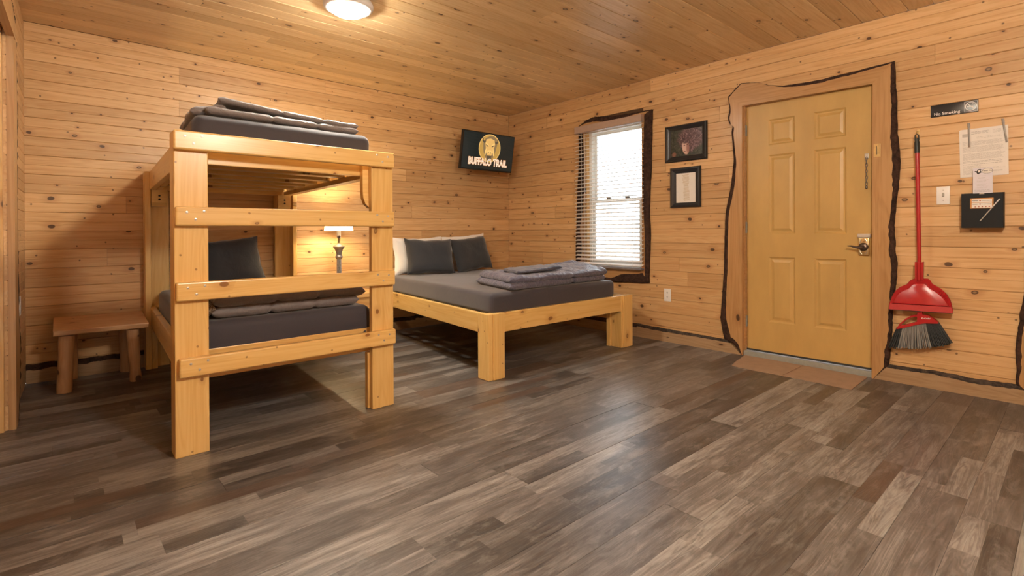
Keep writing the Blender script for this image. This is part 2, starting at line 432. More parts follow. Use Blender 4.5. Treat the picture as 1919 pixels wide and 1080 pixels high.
def bm_lathe(profile, n=28, bm=None, flute=0.0, nf=12):
    b = bm or bmesh.new(); rings = []
    for r, z in profile:
        ring = []
        for i in range(n):
            a = 2 * PI * i / n
            rr = r * (1 + flute * math.cos(nf * a)) if flute else r
            ring.append(b.verts.new((rr * math.cos(a), rr * math.sin(a), z)))
        rings.append(ring)
    for a, c in zip(rings, rings[1:]):
        for i in range(n):
            b.faces.new((a[i], a[(i + 1) % n], c[(i + 1) % n], c[i]))
    for ring, prof in ((rings[0], profile[0]), (rings[-1], profile[-1])):
        if prof[0] > 1e-4: b.faces.new(ring)
    bmesh.ops.remove_doubles(b, verts=b.verts, dist=1e-6)
    return b

def bm_tube(pts, radius, n=8, bm=None):
    b = bm or bmesh.new(); pts = [Vector(p) for p in pts]; rings = []
    for i, p in enumerate(pts):
        d = (pts[min(i + 1, len(pts) - 1)] - pts[max(i - 1, 0)]).normalized()
        u = d.orthogonal().normalized() if i == 0 else (u - d * u.dot(d)).normalized()
        w = d.cross(u); r = radius[i] if isinstance(radius, (list, tuple)) else radius
        rings.append([b.verts.new(p + (u * math.cos(2 * PI * k / n) + w * math.sin(2 * PI * k / n)) * r) for k in range(n)])
    for a, c in zip(rings, rings[1:]):
        for k in range(n): b.faces.new((a[k], a[(k + 1) % n], c[(k + 1) % n], c[k]))
    b.faces.new(rings[0]); b.faces.new(rings[-1])
    return b

def bm_prism(poly, z0, z1, bm=None, holes=None):
    """extruded outline in local XY from z0 to z1"""
    b = bm or bmesh.new()
    def ring(z, pts): return [b.verts.new((x, y, z)) for x, y in pts]
    if not holes:
        lo, hi = ring(z0, poly), ring(z1, poly)
        n = len(poly)
        for i in range(n): b.faces.new((lo[i], lo[(i + 1) % n], hi[(i + 1) % n], hi[i]))
        b.faces.new(lo[::-1]); b.faces.new(hi)
    else:
        for z in (z0, z1):
            es = []
            for loop in [poly] + holes:
                vs = ring(z, loop)
                es += [b.edges.new((vs[i], vs[(i + 1) % len(vs)])) for i in range(len(vs))]
            bmesh.ops.triangle_fill(b, use_beauty=True, use_dissolve=False, edges=es)
        for loop in [poly] + holes:
            n = len(loop)
            lo, hi = ring(z0, loop), ring(z1, loop)
            for i in range(n): b.faces.new((lo[i], lo[(i + 1) % n], hi[(i + 1) % n], hi[i]))
        bmesh.ops.remove_doubles(b, verts=b.verts, dist=1e-6)
    return b

_text_cache = []
def text_mesh(body, size, extrude=0.0006, offset=0.0, align='CENTER', shear=0.0, space=1.0):
    cu = bpy.data.curves.new('lettering_curve', 'FONT')
    cu.body = body; cu.size = size; cu.extrude = extrude; cu.offset = offset; cu.align_x = align; cu.align_y = 'CENTER'
    cu.shear = shear; cu.space_character = space; cu.resolution_u = 3
    o = bpy.data.objects.new('lettering_tmp', cu); COL.objects.link(o)
    bpy.context.view_layer.update()
    me = bpy.data.meshes.new_from_object(o.evaluated_get(bpy.context.evaluated_depsgraph_get()))
    bpy.data.objects.remove(o); bpy.data.curves.remove(cu)
    return me

def text(name, body, size, mat, parent, W, **kw):
    me = text_mesh(body, size, **kw); me.materials.clear(); me.materials.append(mat)
    return mesh_obj(name, me, None, parent, W)

def lerp_poly(pts, n):
    d = [0.0]
    for a, b in zip(pts, pts[1:]): d.append(d[-1] + math.hypot(b[0] - a[0], b[1] - a[1]))
    out = []; j = 0
    for i in range(n):
        s = d[-1] * i / (n - 1)
        while j < len(pts) - 2 and d[j + 1] < s: j += 1
        f = (s - d[j]) / max(d[j + 1] - d[j], 1e-9)
        out.append((pts[j][0] + (pts[j + 1][0] - pts[j][0]) * f, pts[j][1] + (pts[j + 1][1] - pts[j][1]) * f))
    return out

def live_edge(name, inner, outer, bark, depth, M2, wood, barkmat, parent, seed=0, rough=0.004, n=110, long_y=False):
    """slab board with a natural edge: inner / outer outlines and bark widths in plane coordinates (a, b), M2 maps (a, b, d) to the world.
    The board is one part, its bark strip a part below it."""
    I = lerp_poly(inner, n); O = lerp_poly(outer, n)
    B = []
    for i in range(n):
        s = i / (n - 1) * (len(bark) - 1); k = min(int(s), len(bark) - 2); f = s - k
        B.append(bark[k] * (1 - f) + bark[k + 1] * f)
    bmw, bmb = bmesh.new(), bmesh.new()
    cx = sum(p[0] for p in I + O) / (2 * n); cy = sum(p[1] for p in I + O) / (2 * n)
    ctr = Vector((cx, cy, 0))
    # local frame: X along the board
    if long_y: L = Matrix(((0, 1, 0, 0), (-1, 0, 0, 0), (0, 0, 1, 0), (0, 0, 0, 1)))
    else: L = Matrix.Identity(4)
    W = M2 @ Matrix.Translation(ctr) @ L.inverted()
    T = L @ Matrix.Translation(-ctr)
    wr, br = [], []
    for i in range(n):
        a = Vector((*I[i], 0)); o = Vector((*O[i], 0)); dirv = (o - a); ln = dirv.length
        dirv = dirv / max(ln, 1e-6)
        j = noise.noise(Vector((i * 0.15, seed * 3.1, 0))) * rough + noise.noise(Vector((i * 0.55, seed * 7.7, 5))) * rough * 0.5
        o = o + dirv * j
        bw = min(B[i], max(ln - 0.004, 0.002))
        bw = max(0.003, bw + noise.noise(Vector((i * 0.31, seed, 9))) * rough * 0.8)
        bl = o - dirv * bw
        wr.append([bmw.verts.new(T @ v) for v in (Vector((a.x, a.y, 0)), Vector((a.x, a.y, depth)), Vector((bl.x, bl.y, depth)), Vector((bl.x, bl.y, 0)))])
        cols = []
        for f, h in ((0.0, 1.0), (0.12, 0.93), (0.35, 1.02), (0.6, 0.96), (0.85, 0.88), (1.0, 0.66)):
            p = bl + dirv * bw * f
            hh = depth * h + (noise.noise(Vector((i * 0.55, f * 6, seed + 2))) * 0.20 * depth if 0 < f < 1 else 0)
            cols.append(bmb.verts.new(T @ Vector((p.x, p.y, hh))))
        cols.append(bmb.verts.new(T @ Vector((o.x, o.y, 0))))
        cols.append(bmb.verts.new(T @ Vector((bl.x, bl.y, 0))))
        br.append(cols)
    for rows, b in ((wr, bmw), (br, bmb)):
        m = len(rows[0])
        for r0, r1 in zip(rows, rows[1:]):
            for k in range(m): b.faces.new((r0[k], r0[(k + 1) % m], r1[(k + 1) % m], r1[k]))
        b.faces.new(rows[0]); b.faces.new(rows[-1])
    w = mesh_obj(name, bmw, wood, parent, W, 35)
    k = mesh_obj('bark_edge', bmb, barkmat, w, W, 60)
    return w

# ------------------------------------------------------------------ shell: floor, ceiling, walls and their boards
H = 2.555
LW = Matrix.Identity(4)
_pm = {}
def plank_mesh(L, w, t, ch, bead=0.0):
    key = (round(L, 3), round(w, 4), t, ch, bead)
    if key in _pm: return _pm[key]
    prof = [(-w / 2, 0), (w / 2, 0), (w / 2, t - ch), (w / 2 - ch, t)] + ([(bead, t), (0, t - bead), (-bead, t)] if bead else []) + [(-w / 2 + ch, t), (-w / 2, t - ch)]
    vs, fs = [], []
    for x in (-L / 2, L / 2):
        vs += [(x, y, z) for y, z in prof]
    k = len(prof)
    for i in range(k): fs.append((i, (i + 1) % k, k + (i + 1) % k, k + i))
    fs.append(tuple(range(k))[::-1]); fs.append(tuple(range(k, 2 * k)))
    me = bpy.data.meshes.new('plank'); me.from_pydata(vs, [], fs); me.update()
    _pm[key] = me
    return me

def plank(name, parent, a0, a1, b, w, M2, mat, t=0.014, ch=0.0035, gap=0.0012, bead=0.0):
    """board between a0 and a1 along the row, row centre b; M2 maps (along, across, out) to the world"""
    L = a1 - a0 - gap
    me = plank_mesh(L, w - gap, t, ch, bead)
    if len(me.materials) == 0: me.materials.append(mat)
    return mesh_obj(name, me, None, parent, M2 @ Matrix.Translation(((a0 + a1) / 2, b, random.uniform(-0.0008, 0.0006))))

def fill_row(parent, name, a0, a1, b, w, M2, mat, joints, **kw):
    cuts = [a0] + sorted(j for j in joints if a0 + 0.05 < j < a1 - 0.05) + [a1]
    for c0, c1 in zip(cuts, cuts[1:]): plank(name, parent, c0, c1, b, w, M2, mat, **kw)

T = 0.014
X0, Y1 = -4.53, -7.0
floor = box('floor', (-4.9, Y1, -0.06), (0.0, 0.0, -0.006), M['gap']); tag(floor, 'grey brown wood-look plank floor running to the pine walls', 'floor', kind='structure')
ceiling = box('ceiling', (-4.9, Y1, H + T), (0.12, 0.02, H + 0.1), M['shell']); tag(ceiling, 'knotty pine board ceiling with narrow dark joints', 'ceiling', kind='structure')
wall_back = box('wall_back', (-4.75, T, 0), (0.12, 0.12, H + T), M['gap']); tag(wall_back, 'horizontal pine board wall behind the beds', 'wall', kind='structure')

# right wall sheet with the window and door openings
WY0, WY1, WZ0, WZ1 = -1.295, -2.035, 0.66, 2.19        # window opening
DY0, DY1, DZ1 = -3.03, -3.955, 2.11                     # door opening
bm = bmesh.new()
for (ya, yb, za, zb) in ((0.0, WY0, 0, H), (WY0, WY1, 0, WZ0), (WY0, WY1, WZ1, H), (WY1, DY0, 0, H), (DY0, DY1, DZ1, H), (DY1, Y1, 0, H)):
    bm_box((T, yb, za), (0.12, ya, zb), bm=bm)
wall_right = mesh_obj('wall_right', bm, M['gap']); tag(wall_right, 'horizontal knotty pine wall holding the window and the yellow door', 'wall', kind='structure')
wall_front = box('wall_front', (-4.9, Y1 - 0.1, 0), (0.12, Y1, H + T), M['shell']); tag(wall_front, 'plain pine wall opposite the beds', 'wall', kind='structure')

# left wall leans slightly outward along its length; a doorway opens towards the camera
KL = 0.025
def left_mat():
    d = Vector((-KL, -1, 0)).normalized()          # along the wall, away from the back corner
    return frame(-d, Vector((0, 0, 1)), (-d).cross(Vector((0, 0, 1))), (X0, 0, 0))
ML = left_mat()
bm = bmesh.new()
for (a0, a1, z0, z1) in ((-1.13, 0.0, 0, H), (-2.05, -1.13, 2.13, H), (Y1, -2.05, 0, H)):
    bm_box((a0, z0, -0.10), (a1, z1, -T), bm=bm)
wall_left = mesh_obj('wall_left', bm, M['shell'], None, ML); tag(wall_left, 'short pine board wall left of the log bench', 'wall', kind='structure')

MB = frame(Vector((1, 0, 0)), Vector((0, 0, 1)), Vector((0, -1, 0)), (0, T, 0))           # back wall: along +x, up, out of the wall
MR = frame(Vector((0, -1, 0)), Vector((0, 0, 1)), Vector((-1, 0, 0)), (T, 0, 0))          # right wall: along -y
MC = frame(Vector((1, 0, 0)), Vector((0, -1, 0)), Vector((0, 0, -1)), (0, 0, H + T))      # ceiling
RW = H / 19.0
rj = random.Random(11)
for i in range(19):
    zc = H - (i + 0.5) * RW
    fixed = {0: [-2.388], 1: [-3.604], 2: [-2.389], 3: [-3.605, -1.05]}.get(i)
    j = fixed if fixed else [rj.uniform(-4.0, -0.6)] if i % 3 else [rj.uniform(-4.2, -2.9), rj.uniform(-2.2, -0.7)]
    fill_row(wall_back, 'wall_board', X0 - 0.01, 0.0, zc, RW, MB, M['wall'], j, bead=0.0028)
for i in range(19):
    zc = H - (i + 0.5) * RW; lo, hi = zc - RW / 2, zc + RW / 2
    spans = [(0.0, 6.0)]
    if hi > WZ0 and lo < WZ1: spans = [(0.0, -WY0)] + [(-WY1, 6.0)]
    if lo < DZ1:
        s2 = []
        for a, b in spans:
            if b > 3: s2 += [(a, -DY0), (-DY1, b)]
            else: s2.append((a, b))
        spans = s2
    for a, b in spans:
        fixed = {0: [2.12], 2: [4.294]}.get(i, [])
        j = list(fixed) if fixed else [rj.uniform(a + 0.2, b - 0.1)] if (b - a > 0.9 and rj.random() < 0.45 and a < 3.5) else []
        if b - a > 4: j.append(rj.uniform(a + 0.5, b - 2.2))
        fill_row(wall_right, 'wall_board', a, b, zc, RW, MR, M['wall'], j, bead=0.0028)
    MLo = ML @ Matrix.Translation((0, 0, -T))
    fill_row(wall_left, 'wall_board', -1.12, 0.0, zc, RW, MLo, M['wall'], [rj.uniform(-0.9, -0.2)], bead=0.0028)
    if lo > 2.12: plank('wall_board', wall_left, -2.05, -1.12, zc, RW, MLo, M['wall'])
CW = 0.134
i = 0; y = 0.0
while y > -5.3:
    j = [rj.uniform(-4.0, -0.5)] if i % 2 else [rj.uniform(-3.9, -2.6), rj.uniform(-1.9, -0.6)]
    fill_row(ceiling, 'ceiling_board', -4.72, 0.0, -(y - CW / 2), CW, MC, M['ceil'], j, ch=0.004)
    y -= CW; i += 1
MF = Matrix.Translation((0, 0, -0.006))
FW = 0.155
y = 0.0; i = 0
while y > -5.45:
    x = -4.9 + rj.uniform(0.15, 1.2); j = []
    while x < -0.1: j.append(x); x += 1.22
    fill_row(floor, 'floor_plank', -4.9, 0.0, y - FW / 2, FW, MF, M['floor'], j, t=0.006, ch=0.0006, gap=0.0006)
    y -= FW; i += 1

# ------------------------------------------------------------------ baseboards, casings
PR = frame(Vector((0, 1, 0)), Vector((0, 0, 1)), Vector((1, 0, 0)), (0, 0, 0))
PR = Matrix(((0, 0, -1, 0), (1, 0, 0, 0), (0, 1, 0, 0), (0, 0, 0, 1)))        # (y, z, d) -> (-d, y, z): right wall plane
PB = Matrix(((1, 0, 0, 0), (0, 0, -1, 0), (0, 1, 0, 0), (0, 0, 0, 1)))        # (x, z, d) -> (x, -d, z): back wall plane

def structure(name, label, cat):
    o = link(bpy.data.objects.new(name, None)); o.empty_display_size = 0.05
    return tag(o, label, cat, kind='structure')

b = structure('baseboard_back', 'live-edge baseboard with dark bark stripe along the wall behind the bench', 'baseboard')
for x0, x1 in ((X0, -3.1), (-3.1, -1.4), (-1.4, -0.03)):
    live_edge('base_board', [(x0, 0.0), (x1, 0.0)], [(x0, 0.135), ((x0 + x1) / 2, 0.125), (x1, 0.13)], [0.04, 0.03, 0.04], 0.022, PB, M['base'], M['bark'], b, seed=x0, rough=0.008)
b = structure('baseboard_right', 'live-edge baseboard under the window and pictures', 'baseboard')
live_edge('base_board', [(-0.02, 0.0), (-1.97, 0.0)], [(-0.02, 0.13), (-1.0, 0.14), (-1.97, 0.128)], [0.03, 0.04, 0.035], 0.03, PR, M['base'], M['bark'], b, seed=3)
live_edge('base_board', [(-1.97, 0.0), (-3.02, 0.0)], [(-1.97, 0.128), (-2.25, 0.118), (-2.6, 0.112), (-2.895, 0.106)], [0.025, 0.028, 0.024, 0.03], 0.03, PR, M['base'], M['bark2'], b, seed=4)
b = structure('baseboard_right', 'live-edge baseboard below the broom', 'baseboard')
live_edge('base_board', [(-3.955, 0.0), (-4.82, 0.0)], [(-4.045, 0.112), (-4.3, 0.118), (-4.5, 0.108), (-4.69, 0.112)], [0.025, 0.018, 0.03, 0.035], 0.032, PR, M['base'], M['bark2'], b, seed=5)

c = structure('trim_1', 'live-edge slab casing with dark bark around the yellow door', 'door casing')
live_edge('casing_board', [(-3.03, 2.11), (-3.025, 0.0)],
          [(-2.907, 2.216), (-2.922, 2.10), (-2.903, 2.03), (-2.915, 1.985), (-2.948, 1.96), (-2.936, 1.90), (-2.954, 1.66), (-2.93, 1.45), (-2.88, 1.208), (-2.872, 1.0), (-2.866, 0.745), (-2.845, 0.45), (-2.832, 0.275), (-2.866, 0.111), (-2.945, 0.085), (-3.02, 0.0)],
          [0.012, 0.022, 0.03, 0.036, 0.04, 0.036, 0.034, 0.034, 0.036, 0.038, 0.044, 0.058, 0.07, 0.004], 0.032, PR, M['slab'], M['bark'], c, seed=11, n=130, long_y=True)
live_edge('casing_board', [(-3.955, 2.095), (-3.945, 0.0)],
          [(-4.08, 2.224), (-4.09, 1.95), (-4.097, 1.72), (-4.108, 1.50), (-4.101, 1.353), (-4.078, 1.15), (-4.076, 0.987), (-4.092, 0.80), (-4.086, 0.69), (-4.066, 0.5), (-4.058, 0.28), (-4.043, 0.091), (-3.96, 0.0)],
          [0.028, 0.036, 0.038, 0.046, 0.044, 0.026, 0.03, 0.034, 0.03, 0.02, 0.018, 0.03, 0.004], 0.032, PR, M['slab'], M['bark'], c, seed=12, rough=0.008, n=140, long_y=True)
live_edge('casing_board', [(-3.03, 2.11), (-3.955, 2.095)],
          [(-2.907, 2.216), (-2.96, 2.262), (-3.017, 2.306), (-3.149, 2.285), (-3.25, 2.238), (-3.355, 2.212), (-3.584, 2.2), (-3.828, 2.211), (-4.08, 2.224)],
          [0.014, 0.012, 0.004, 0.005, 0.022, 0.026, 0.028, 0.026, 0.026, 0.02], 0.032, PR, M['slab'], M['bark'], c, seed=13, n=110)
# chain catch plate on the casing
bm = bm_box((-0.036, -4.001, 1.57), (-0.032, -3.961, 1.664), 0.001)
bm_box((-0.040, -3.986, 1.585), (-0.036, -3.976, 1.65), bm=bm)
cp = mesh_obj('chain_catch', bm, M['brass'], c)
mesh_obj('slot', bm_box((-0.0405, -3.983, 1.588), (-0.0402, -3.979, 1.647)), M['slot'], cp)

c = structure('trim_2', 'dark bark-edged casing around the window', 'window casing')
live_edge('casing_board', [(WY0, WZ1 + 0.01), (WY0, WZ0 - 0.01)], [(-1.203, 2.224), (-1.215, 1.851), (-1.19, 1.6), (-1.175, 1.261), (-1.165, 1.0), (-1.157, 0.783), (-1.165, 0.70), (-1.225, 0.638)],
          [0.07, 0.078, 0.085, 0.10, 0.105, 0.06, 0.11, 0.05], 0.03, PR, M['slab'], M['bark'], c, seed=21, long_y=True)
live_edge('casing_board', [(WY1, WZ1 + 0.01), (WY1, WZ0 - 0.01)], [(-2.148, 2.245), (-2.135, 1.751), (-2.12, 1.45), (-2.111, 1.232), (-2.122, 1.023), (-2.112, 0.8), (-2.103, 0.545)],
          [0.085, 0.085, 0.085, 0.07, 0.07, 0.065, 0.07], 0.03, PR, M['slab'], M['bark'], c, seed=22, long_y=True)
live_edge('casing_board', [(WY0, WZ1), (WY1, WZ1)], [(-1.205, 2.222), (-1.3, 2.27), (-1.407, 2.296), (-1.5, 2.285), (-1.69, 2.262), (-1.9, 2.25), (-2.148, 2.245)],
          [0.012, 0.05, 0.065, 0.055, 0.05, 0.03, 0.03], 0.03, PR, M['slab'], M['bark'], c, seed=23)
live_edge('casing_board', [(WY0, WZ0), (WY1, WZ0)], [(-1.225, 0.635), (-1.3, 0.58), (-1.474, 0.532), (-1.7, 0.528), (-1.95, 0.538), (-2.10, 0.545)],
          [0.03, 0.04, 0.042, 0.038, 0.085, 0.09, 0.11], 0.03, PR, M['slab'], M['bark'], c, seed=24)

c = structure('trim_3', 'bark-edged casing board standing on the baseboard at the right end', 'casing')
live_edge('casing_board', [(-4.88, 2.1), (-4.88, 0.0)], [(-4.80, 2.1), (-4.76, 1.3), (-4.725, 0.75), (-4.69, 0.52), (-4.678, 0.36), (-4.676, 0.118), (-4.80, 0.0)], [0.03, 0.03, 0.024, 0.018, 0.024, 0.026, 0.004], 0.032, PR, M['slab'], M['bark'], c, seed=31, rough=0.01, long_y=True)

c = structure('trim_4', 'live-edge casing beside the doorway at the left edge', 'door casing')
PL = ML
live_edge('casing_board', [(-1.12, 2.14), (-1.12, 0.0)], [(-0.93, 2.14), (-0.94, 1.6), (-0.95, 1.1), (-0.93, 0.8), (-0.86, 0.55), (-0.80, 0.40), (-0.84, 0.22), (-0.98, 0.0)], [0.012, 0.012, 0.015, 0.02, 0.045, 0.06, 0.05, 0.04], 0.03, PL, M['slab'], M['bark2'], c, seed=41, long_y=True)
live_edge('casing_board', [(-2.08, 2.12), (-1.06, 2.12)], [(-2.08, 2.30), (-1.6, 2.33), (-1.2, 2.29), (-1.06, 2.24)], [0.01, 0.008, 0.03, 0.035], 0.034, PL, M['slab'], M['bark2'], c, seed=42)
d2 = structure('door_2', 'pine jamb of the doorway at the left edge, with an unseen slab added to close it', 'door')
mesh_obj('door_slab', bm_box((-2.05, 0.004, -0.16), (-1.12, 2.12, -0.12), 0.002), M['slab'], d2, ML)  # unseen slab, added so no sky light leaks through the doorway
# jamb board of the doorway, its face towards the room's near end
Wj = ML @ Matrix(((0, 0, 1, -1.135), (1, 0, 0, 1.06), (0, 1, 0, -0.075), (0, 0, 0, 1)))
mesh_obj('door_jamb', bm_box((-1.06, -0.065, -0.012), (1.06, 0.06, 0.0), 0.002), M['table'], d2, Wj)

# ------------------------------------------------------------------ entry door
d = structure('door_1', 'mustard yellow six panel door with keypad lever lock', 'door')
DX = 0.03
dy0, dy1, dz0, dz1 = -3.042, -3.95, 0.055, 2.105
ys = [(-3.215, -3.425), (-3.555, -3.78)]
zs = [(1.755, 1.975), (1.026, 1.682), (0.298, 0.842)]
# slab with six openings, then the panels themselves
bm = bmesh.new()
cy = sorted({dy0, dy1} | {v for p in ys for v in p}); cz = sorted({dz0, dz1} | {v for p in zs for v in p})
for a, bq in zip(cy, cy[1:]):
    for e, f in zip(cz, cz[1:]):
        hole = any(abs(a - min(p)) < 1e-6 and abs(bq - max(p)) < 1e-6 for p in ys) and any(abs(e - p[0]) < 1e-6 and abs(f - p[1]) < 1e-6 for p in zs)
        if not hole: bm.faces.new([bm.verts.new((DX, y_, z_)) for y_, z_ in ((a, e), (bq, e), (bq, f), (a, f))])
bmesh.ops.remove_doubles(bm, verts=bm.verts, dist=1e-5)
r = bmesh.ops.extrude_face_region(bm, geom=list(bm.faces))
for v in r['geom']:
    if isinstance(v, bmesh.types.BMVert): v.co.x += 0.04
mesh_obj('door_slab', bm, M['door'], d)
for p in ys:
    for q in zs:
        lo, hi = min(p), max(p)
        bm = bmesh.new()
        rings = []
        for ins, x in ((0, 0.0), (0.004, 0.0), (0.016, 0.009), (0.026, 0.009), (0.046, 0.002), (0.05, 0.002)):
            rings.append([bm.verts.new((DX + x, y_, z_)) for y_, z_ in ((lo + ins, q[0] + ins), (hi - ins, q[0] + ins), (hi - ins, q[1] - ins), (lo + ins, q[1] - ins))])
        for r0, r1 in zip(rings, rings[1:]):
            for k in range(4): bm.faces.new((r0[k], r0[(k + 1) % 4], r1[(k + 1) % 4], r1[k]))
        bm.faces.new(rings[-1])
        bk = [bm.verts.new((DX + 0.03, y_, z_)) for y_, z_ in ((lo, q[0]), (hi, q[0]), (hi, q[1]), (lo, q[1]))]
        for k in range(4): bm.faces.new((rings[0][k], rings[0][(k + 1) % 4], bk[(k + 1) % 4], bk[k]))
        bm.faces.new(bk)
        mesh_obj('door_panel', bm, M['door'], d)
# jambs
bm = bm_box((0.0, -3.04, 0.0), (0.118, -3.03, 2.11), bm=None)
mesh_obj('door_jamb', bm, M['slab'], d)
mesh_obj('door_jamb', bm_box((0.0, -3.955, 0.0), (0.118, -3.951, 2.11)), M['slab'], d)
mesh_obj('door_jamb', bm_box((0.0, -3.951, 2.106), (0.118, -3.04, 2.112)), M['slab'], d)
box('threshold', (-0.022, -3.950, 0.0), (0.11, -3.032, 0.042), M['alum'], d, 0.004)
box('door_sweep', (0.02, -3.949, 0.045), (0.03, -3.043, 0.058), M['slot'], d)
for z in (1.905, 1.082, 0.288):
    hb = bm_tube([(0.012, -3.043, z - 0.048), (0.012, -3.043, z + 0.048)], 0.006, 8)
    bm_box((0.010, -3.046, z - 0.045), (0.030, -3.040, z + 0.045), bm=hb)
    mesh_obj('hinge', hb, M['alum'], d)
# keypad deadbolt and lever
lk = mesh_obj('lock_plate', bm_box((0.008, -3.922, 0.872), (0.03, -3.855, 1.003), 0.006, 3), M['brass'], d, smooth=40)
mesh_obj('keypad_cover', bm_box((0.002, -3.931, 1.000), (0.03, -3.849, 1.030), 0.007, 3), M['keypad'], lk, smooth=40)
for s in (-1, 1):
    for za, zb in ((0.955, 0.992), (0.915, 0.880)):
        mesh_obj('scroll_inlay', bm_tube([(0.007, -3.888 + s * 0.024, za), (0.0065, -3.888 + s * 0.020, (za + zb) / 2), (0.007, -3.888 + s * 0.010, zb)], 0.0028, 6), M['steel'], lk)
mesh_obj('turn_button', bm_lathe([(0.0, 0.012), (0.010, 0.012), (0.012, 0.0)], 14), M['brass'], lk, Matrix.Translation((0.010, -3.889, 0.985)) @ Matrix.Rotation(-PI / 2, 4, 'Y'))
lv = mesh_obj('lever_rose', bm_lathe([(0.030, 0.0), (0.030, 0.010), (0.022, 0.018), (0.012, 0.020), (0.012, 0.05), (0.0, 0.05)], 22), M['bronze'], lk, Matrix.Translation((0.010, -3.889, 0.934)) @ Matrix.Rotation(-PI / 2, 4, 'Y'), 40)
mesh_obj('lever_handle', bm_tube([(-0.036, -3.889, 0.934), (-0.040, -3.872, 0.930), (-0.040, -3.850, 0.932), (-0.038, -3.825, 0.940), (-0.036, -3.800, 0.940)], [0.012, 0.010, 0.008, 0.006, 0.004], 10), M['bronze'], lk, smooth=60)
# security chain hanging on the slab
ch = mesh_obj('chain_plate', bm_box((0.018, -3.918, 1.575), (0.03, -3.893, 1.61), 0.002), M['steel'], d)
bm = bmesh.new()
for k in range(9):
    z = 1.572 - k * 0.0225
    pts = []
    for a in range(9):
        t_ = 2 * PI * a / 8
        u, w = 0.0065 * math.cos(t_), 0.0145 * math.sin(t_)
        pts.append((0.018 + (u if k % 2 else 0), -3.905 + (0 if k % 2 else u), z + w))
    bm_tube(pts, 0.0022, 5, bm)
bm_lathe([(0.0, -0.012), (0.007, -0.008), (0.007, 0.008), (0.0, 0.012)], 8, bm)
for v in bm.verts:
    if abs(v.co.x) < 0.0075 and abs(v.co.z) < 0.02 and abs(v.co.y) < 0.01: v.co += Vector((0.018, -3.905, 1.365))
mesh_obj('chain_links', bm, M['darksteel'], ch, smooth=60)

# ------------------------------------------------------------------ window and blind
w = structure('window_1', 'white double hung window with a horizontal blind', 'window')
def rect_ring(y0, y1, z0, z1, wd, x0, x1, bm=None):
    b = bm or bmesh.new()
    for lo, hi in (((x0, y1, z0), (x1, y0, z0 + wd)), ((x0, y1, z1 - wd), (x1, y0, z1)), ((x0, y1, z0 + wd), (x1, y1 + wd, z1 - wd)), ((x0, y0 - wd, z0 + wd), (x1, y0, z1 - wd))):
        bm_box(lo, hi, bm=b)
    return b
mesh_obj('window_jamb', rect_ring(WY0 + .001, WY1 - .001, WZ0 - .001, WZ1 + .001, 0.012, 0.0, 0.145), M['table'], w)
mesh_obj('window_frame', rect_ring(WY0 - 0.012, WY1 + 0.012, WZ0 + 0.012, WZ1 - 0.012, 0.034, 0.045, 0.13), M['vinyl'], w)
us = mesh_obj('upper_sash', rect_ring(-1.345, -1.985, 1.372, 2.14, 0.032, 0.092, 0.12), M['vinyl'], w)
mesh_obj('glass_pane', bm_box((0.104, -1.955, 1.40), (0.108, -1.375, 2.11)), M['glass'], us)
ls = mesh_obj('lower_sash', rect_ring(-1.345, -1.985, 0.708, 1.402, 0.038, 0.055, 0.085), M['vinyl'], w)
mesh_obj('glass_pane', bm_box((0.068, -1.95, 0.745), (0.072, -1.38, 1.365)), M['glass'], ls)
for y in (-1.56, -1.80):
    mesh_obj('sash_lock', bm_box((0.05, y - 0.028, 1.402), (0.08, y + 0.028, 1.418), 0.004), M['darksteel'], ls)

bl = thing('window_blind', (-0.06, -1.63, 2.22), 'ivory horizontal slat blind with open slats hanging over the window', 'blind')
box('headrail', (-0.082, -2.062, 2.135), (-0.030, -1.198, 2.208), M['headrail'], bl, 0.003)
nsl = 35
slat = bm_box((-0.025, -0.43, -0.0018), (0.025, 0.43, 0.0018))
sme = None
for k in range(nsl):
    z = 2.115 - k * (2.115 - 0.715) / (nsl - 1)
    W = Matrix.Translation((-0.056, -1.63, z)) @ Matrix.Rotation(math.radians(-17), 4, 'Y')
    if sme is None:
        o = mesh_obj('slat', slat, M['blind'], bl, W); sme = o.data
    else: mesh_obj('slat', sme, None, bl, W)
box('bottom_rail', (-0.082, -2.06, 0.672), (-0.030, -1.20, 0.692), M['blindrail'], bl, 0.003)
for y in (-1.30, -1.63, -1.96):
    bm = bm_tube([(-0.081, y, 2.14), (-0.081, y, 0.69)], 0.0011, 5); bm_tube([(-0.031, y, 2.14), (-0.031, y, 0.69)], 0.0011, 5, bm)
    mesh_obj('ladder_cord', bm, M['cord'], bl)

# ------------------------------------------------------------------ outside
gm = plain('pale dry ground', (0.62, 0.60, 0.55), 0.9, var=0.15, scale=2)
g = box('ground', (0.3, -30, -0.9), (60, 40, -0.8), gm); tag(g, 'pale washed out ground outside the window', 'ground', kind='structure')

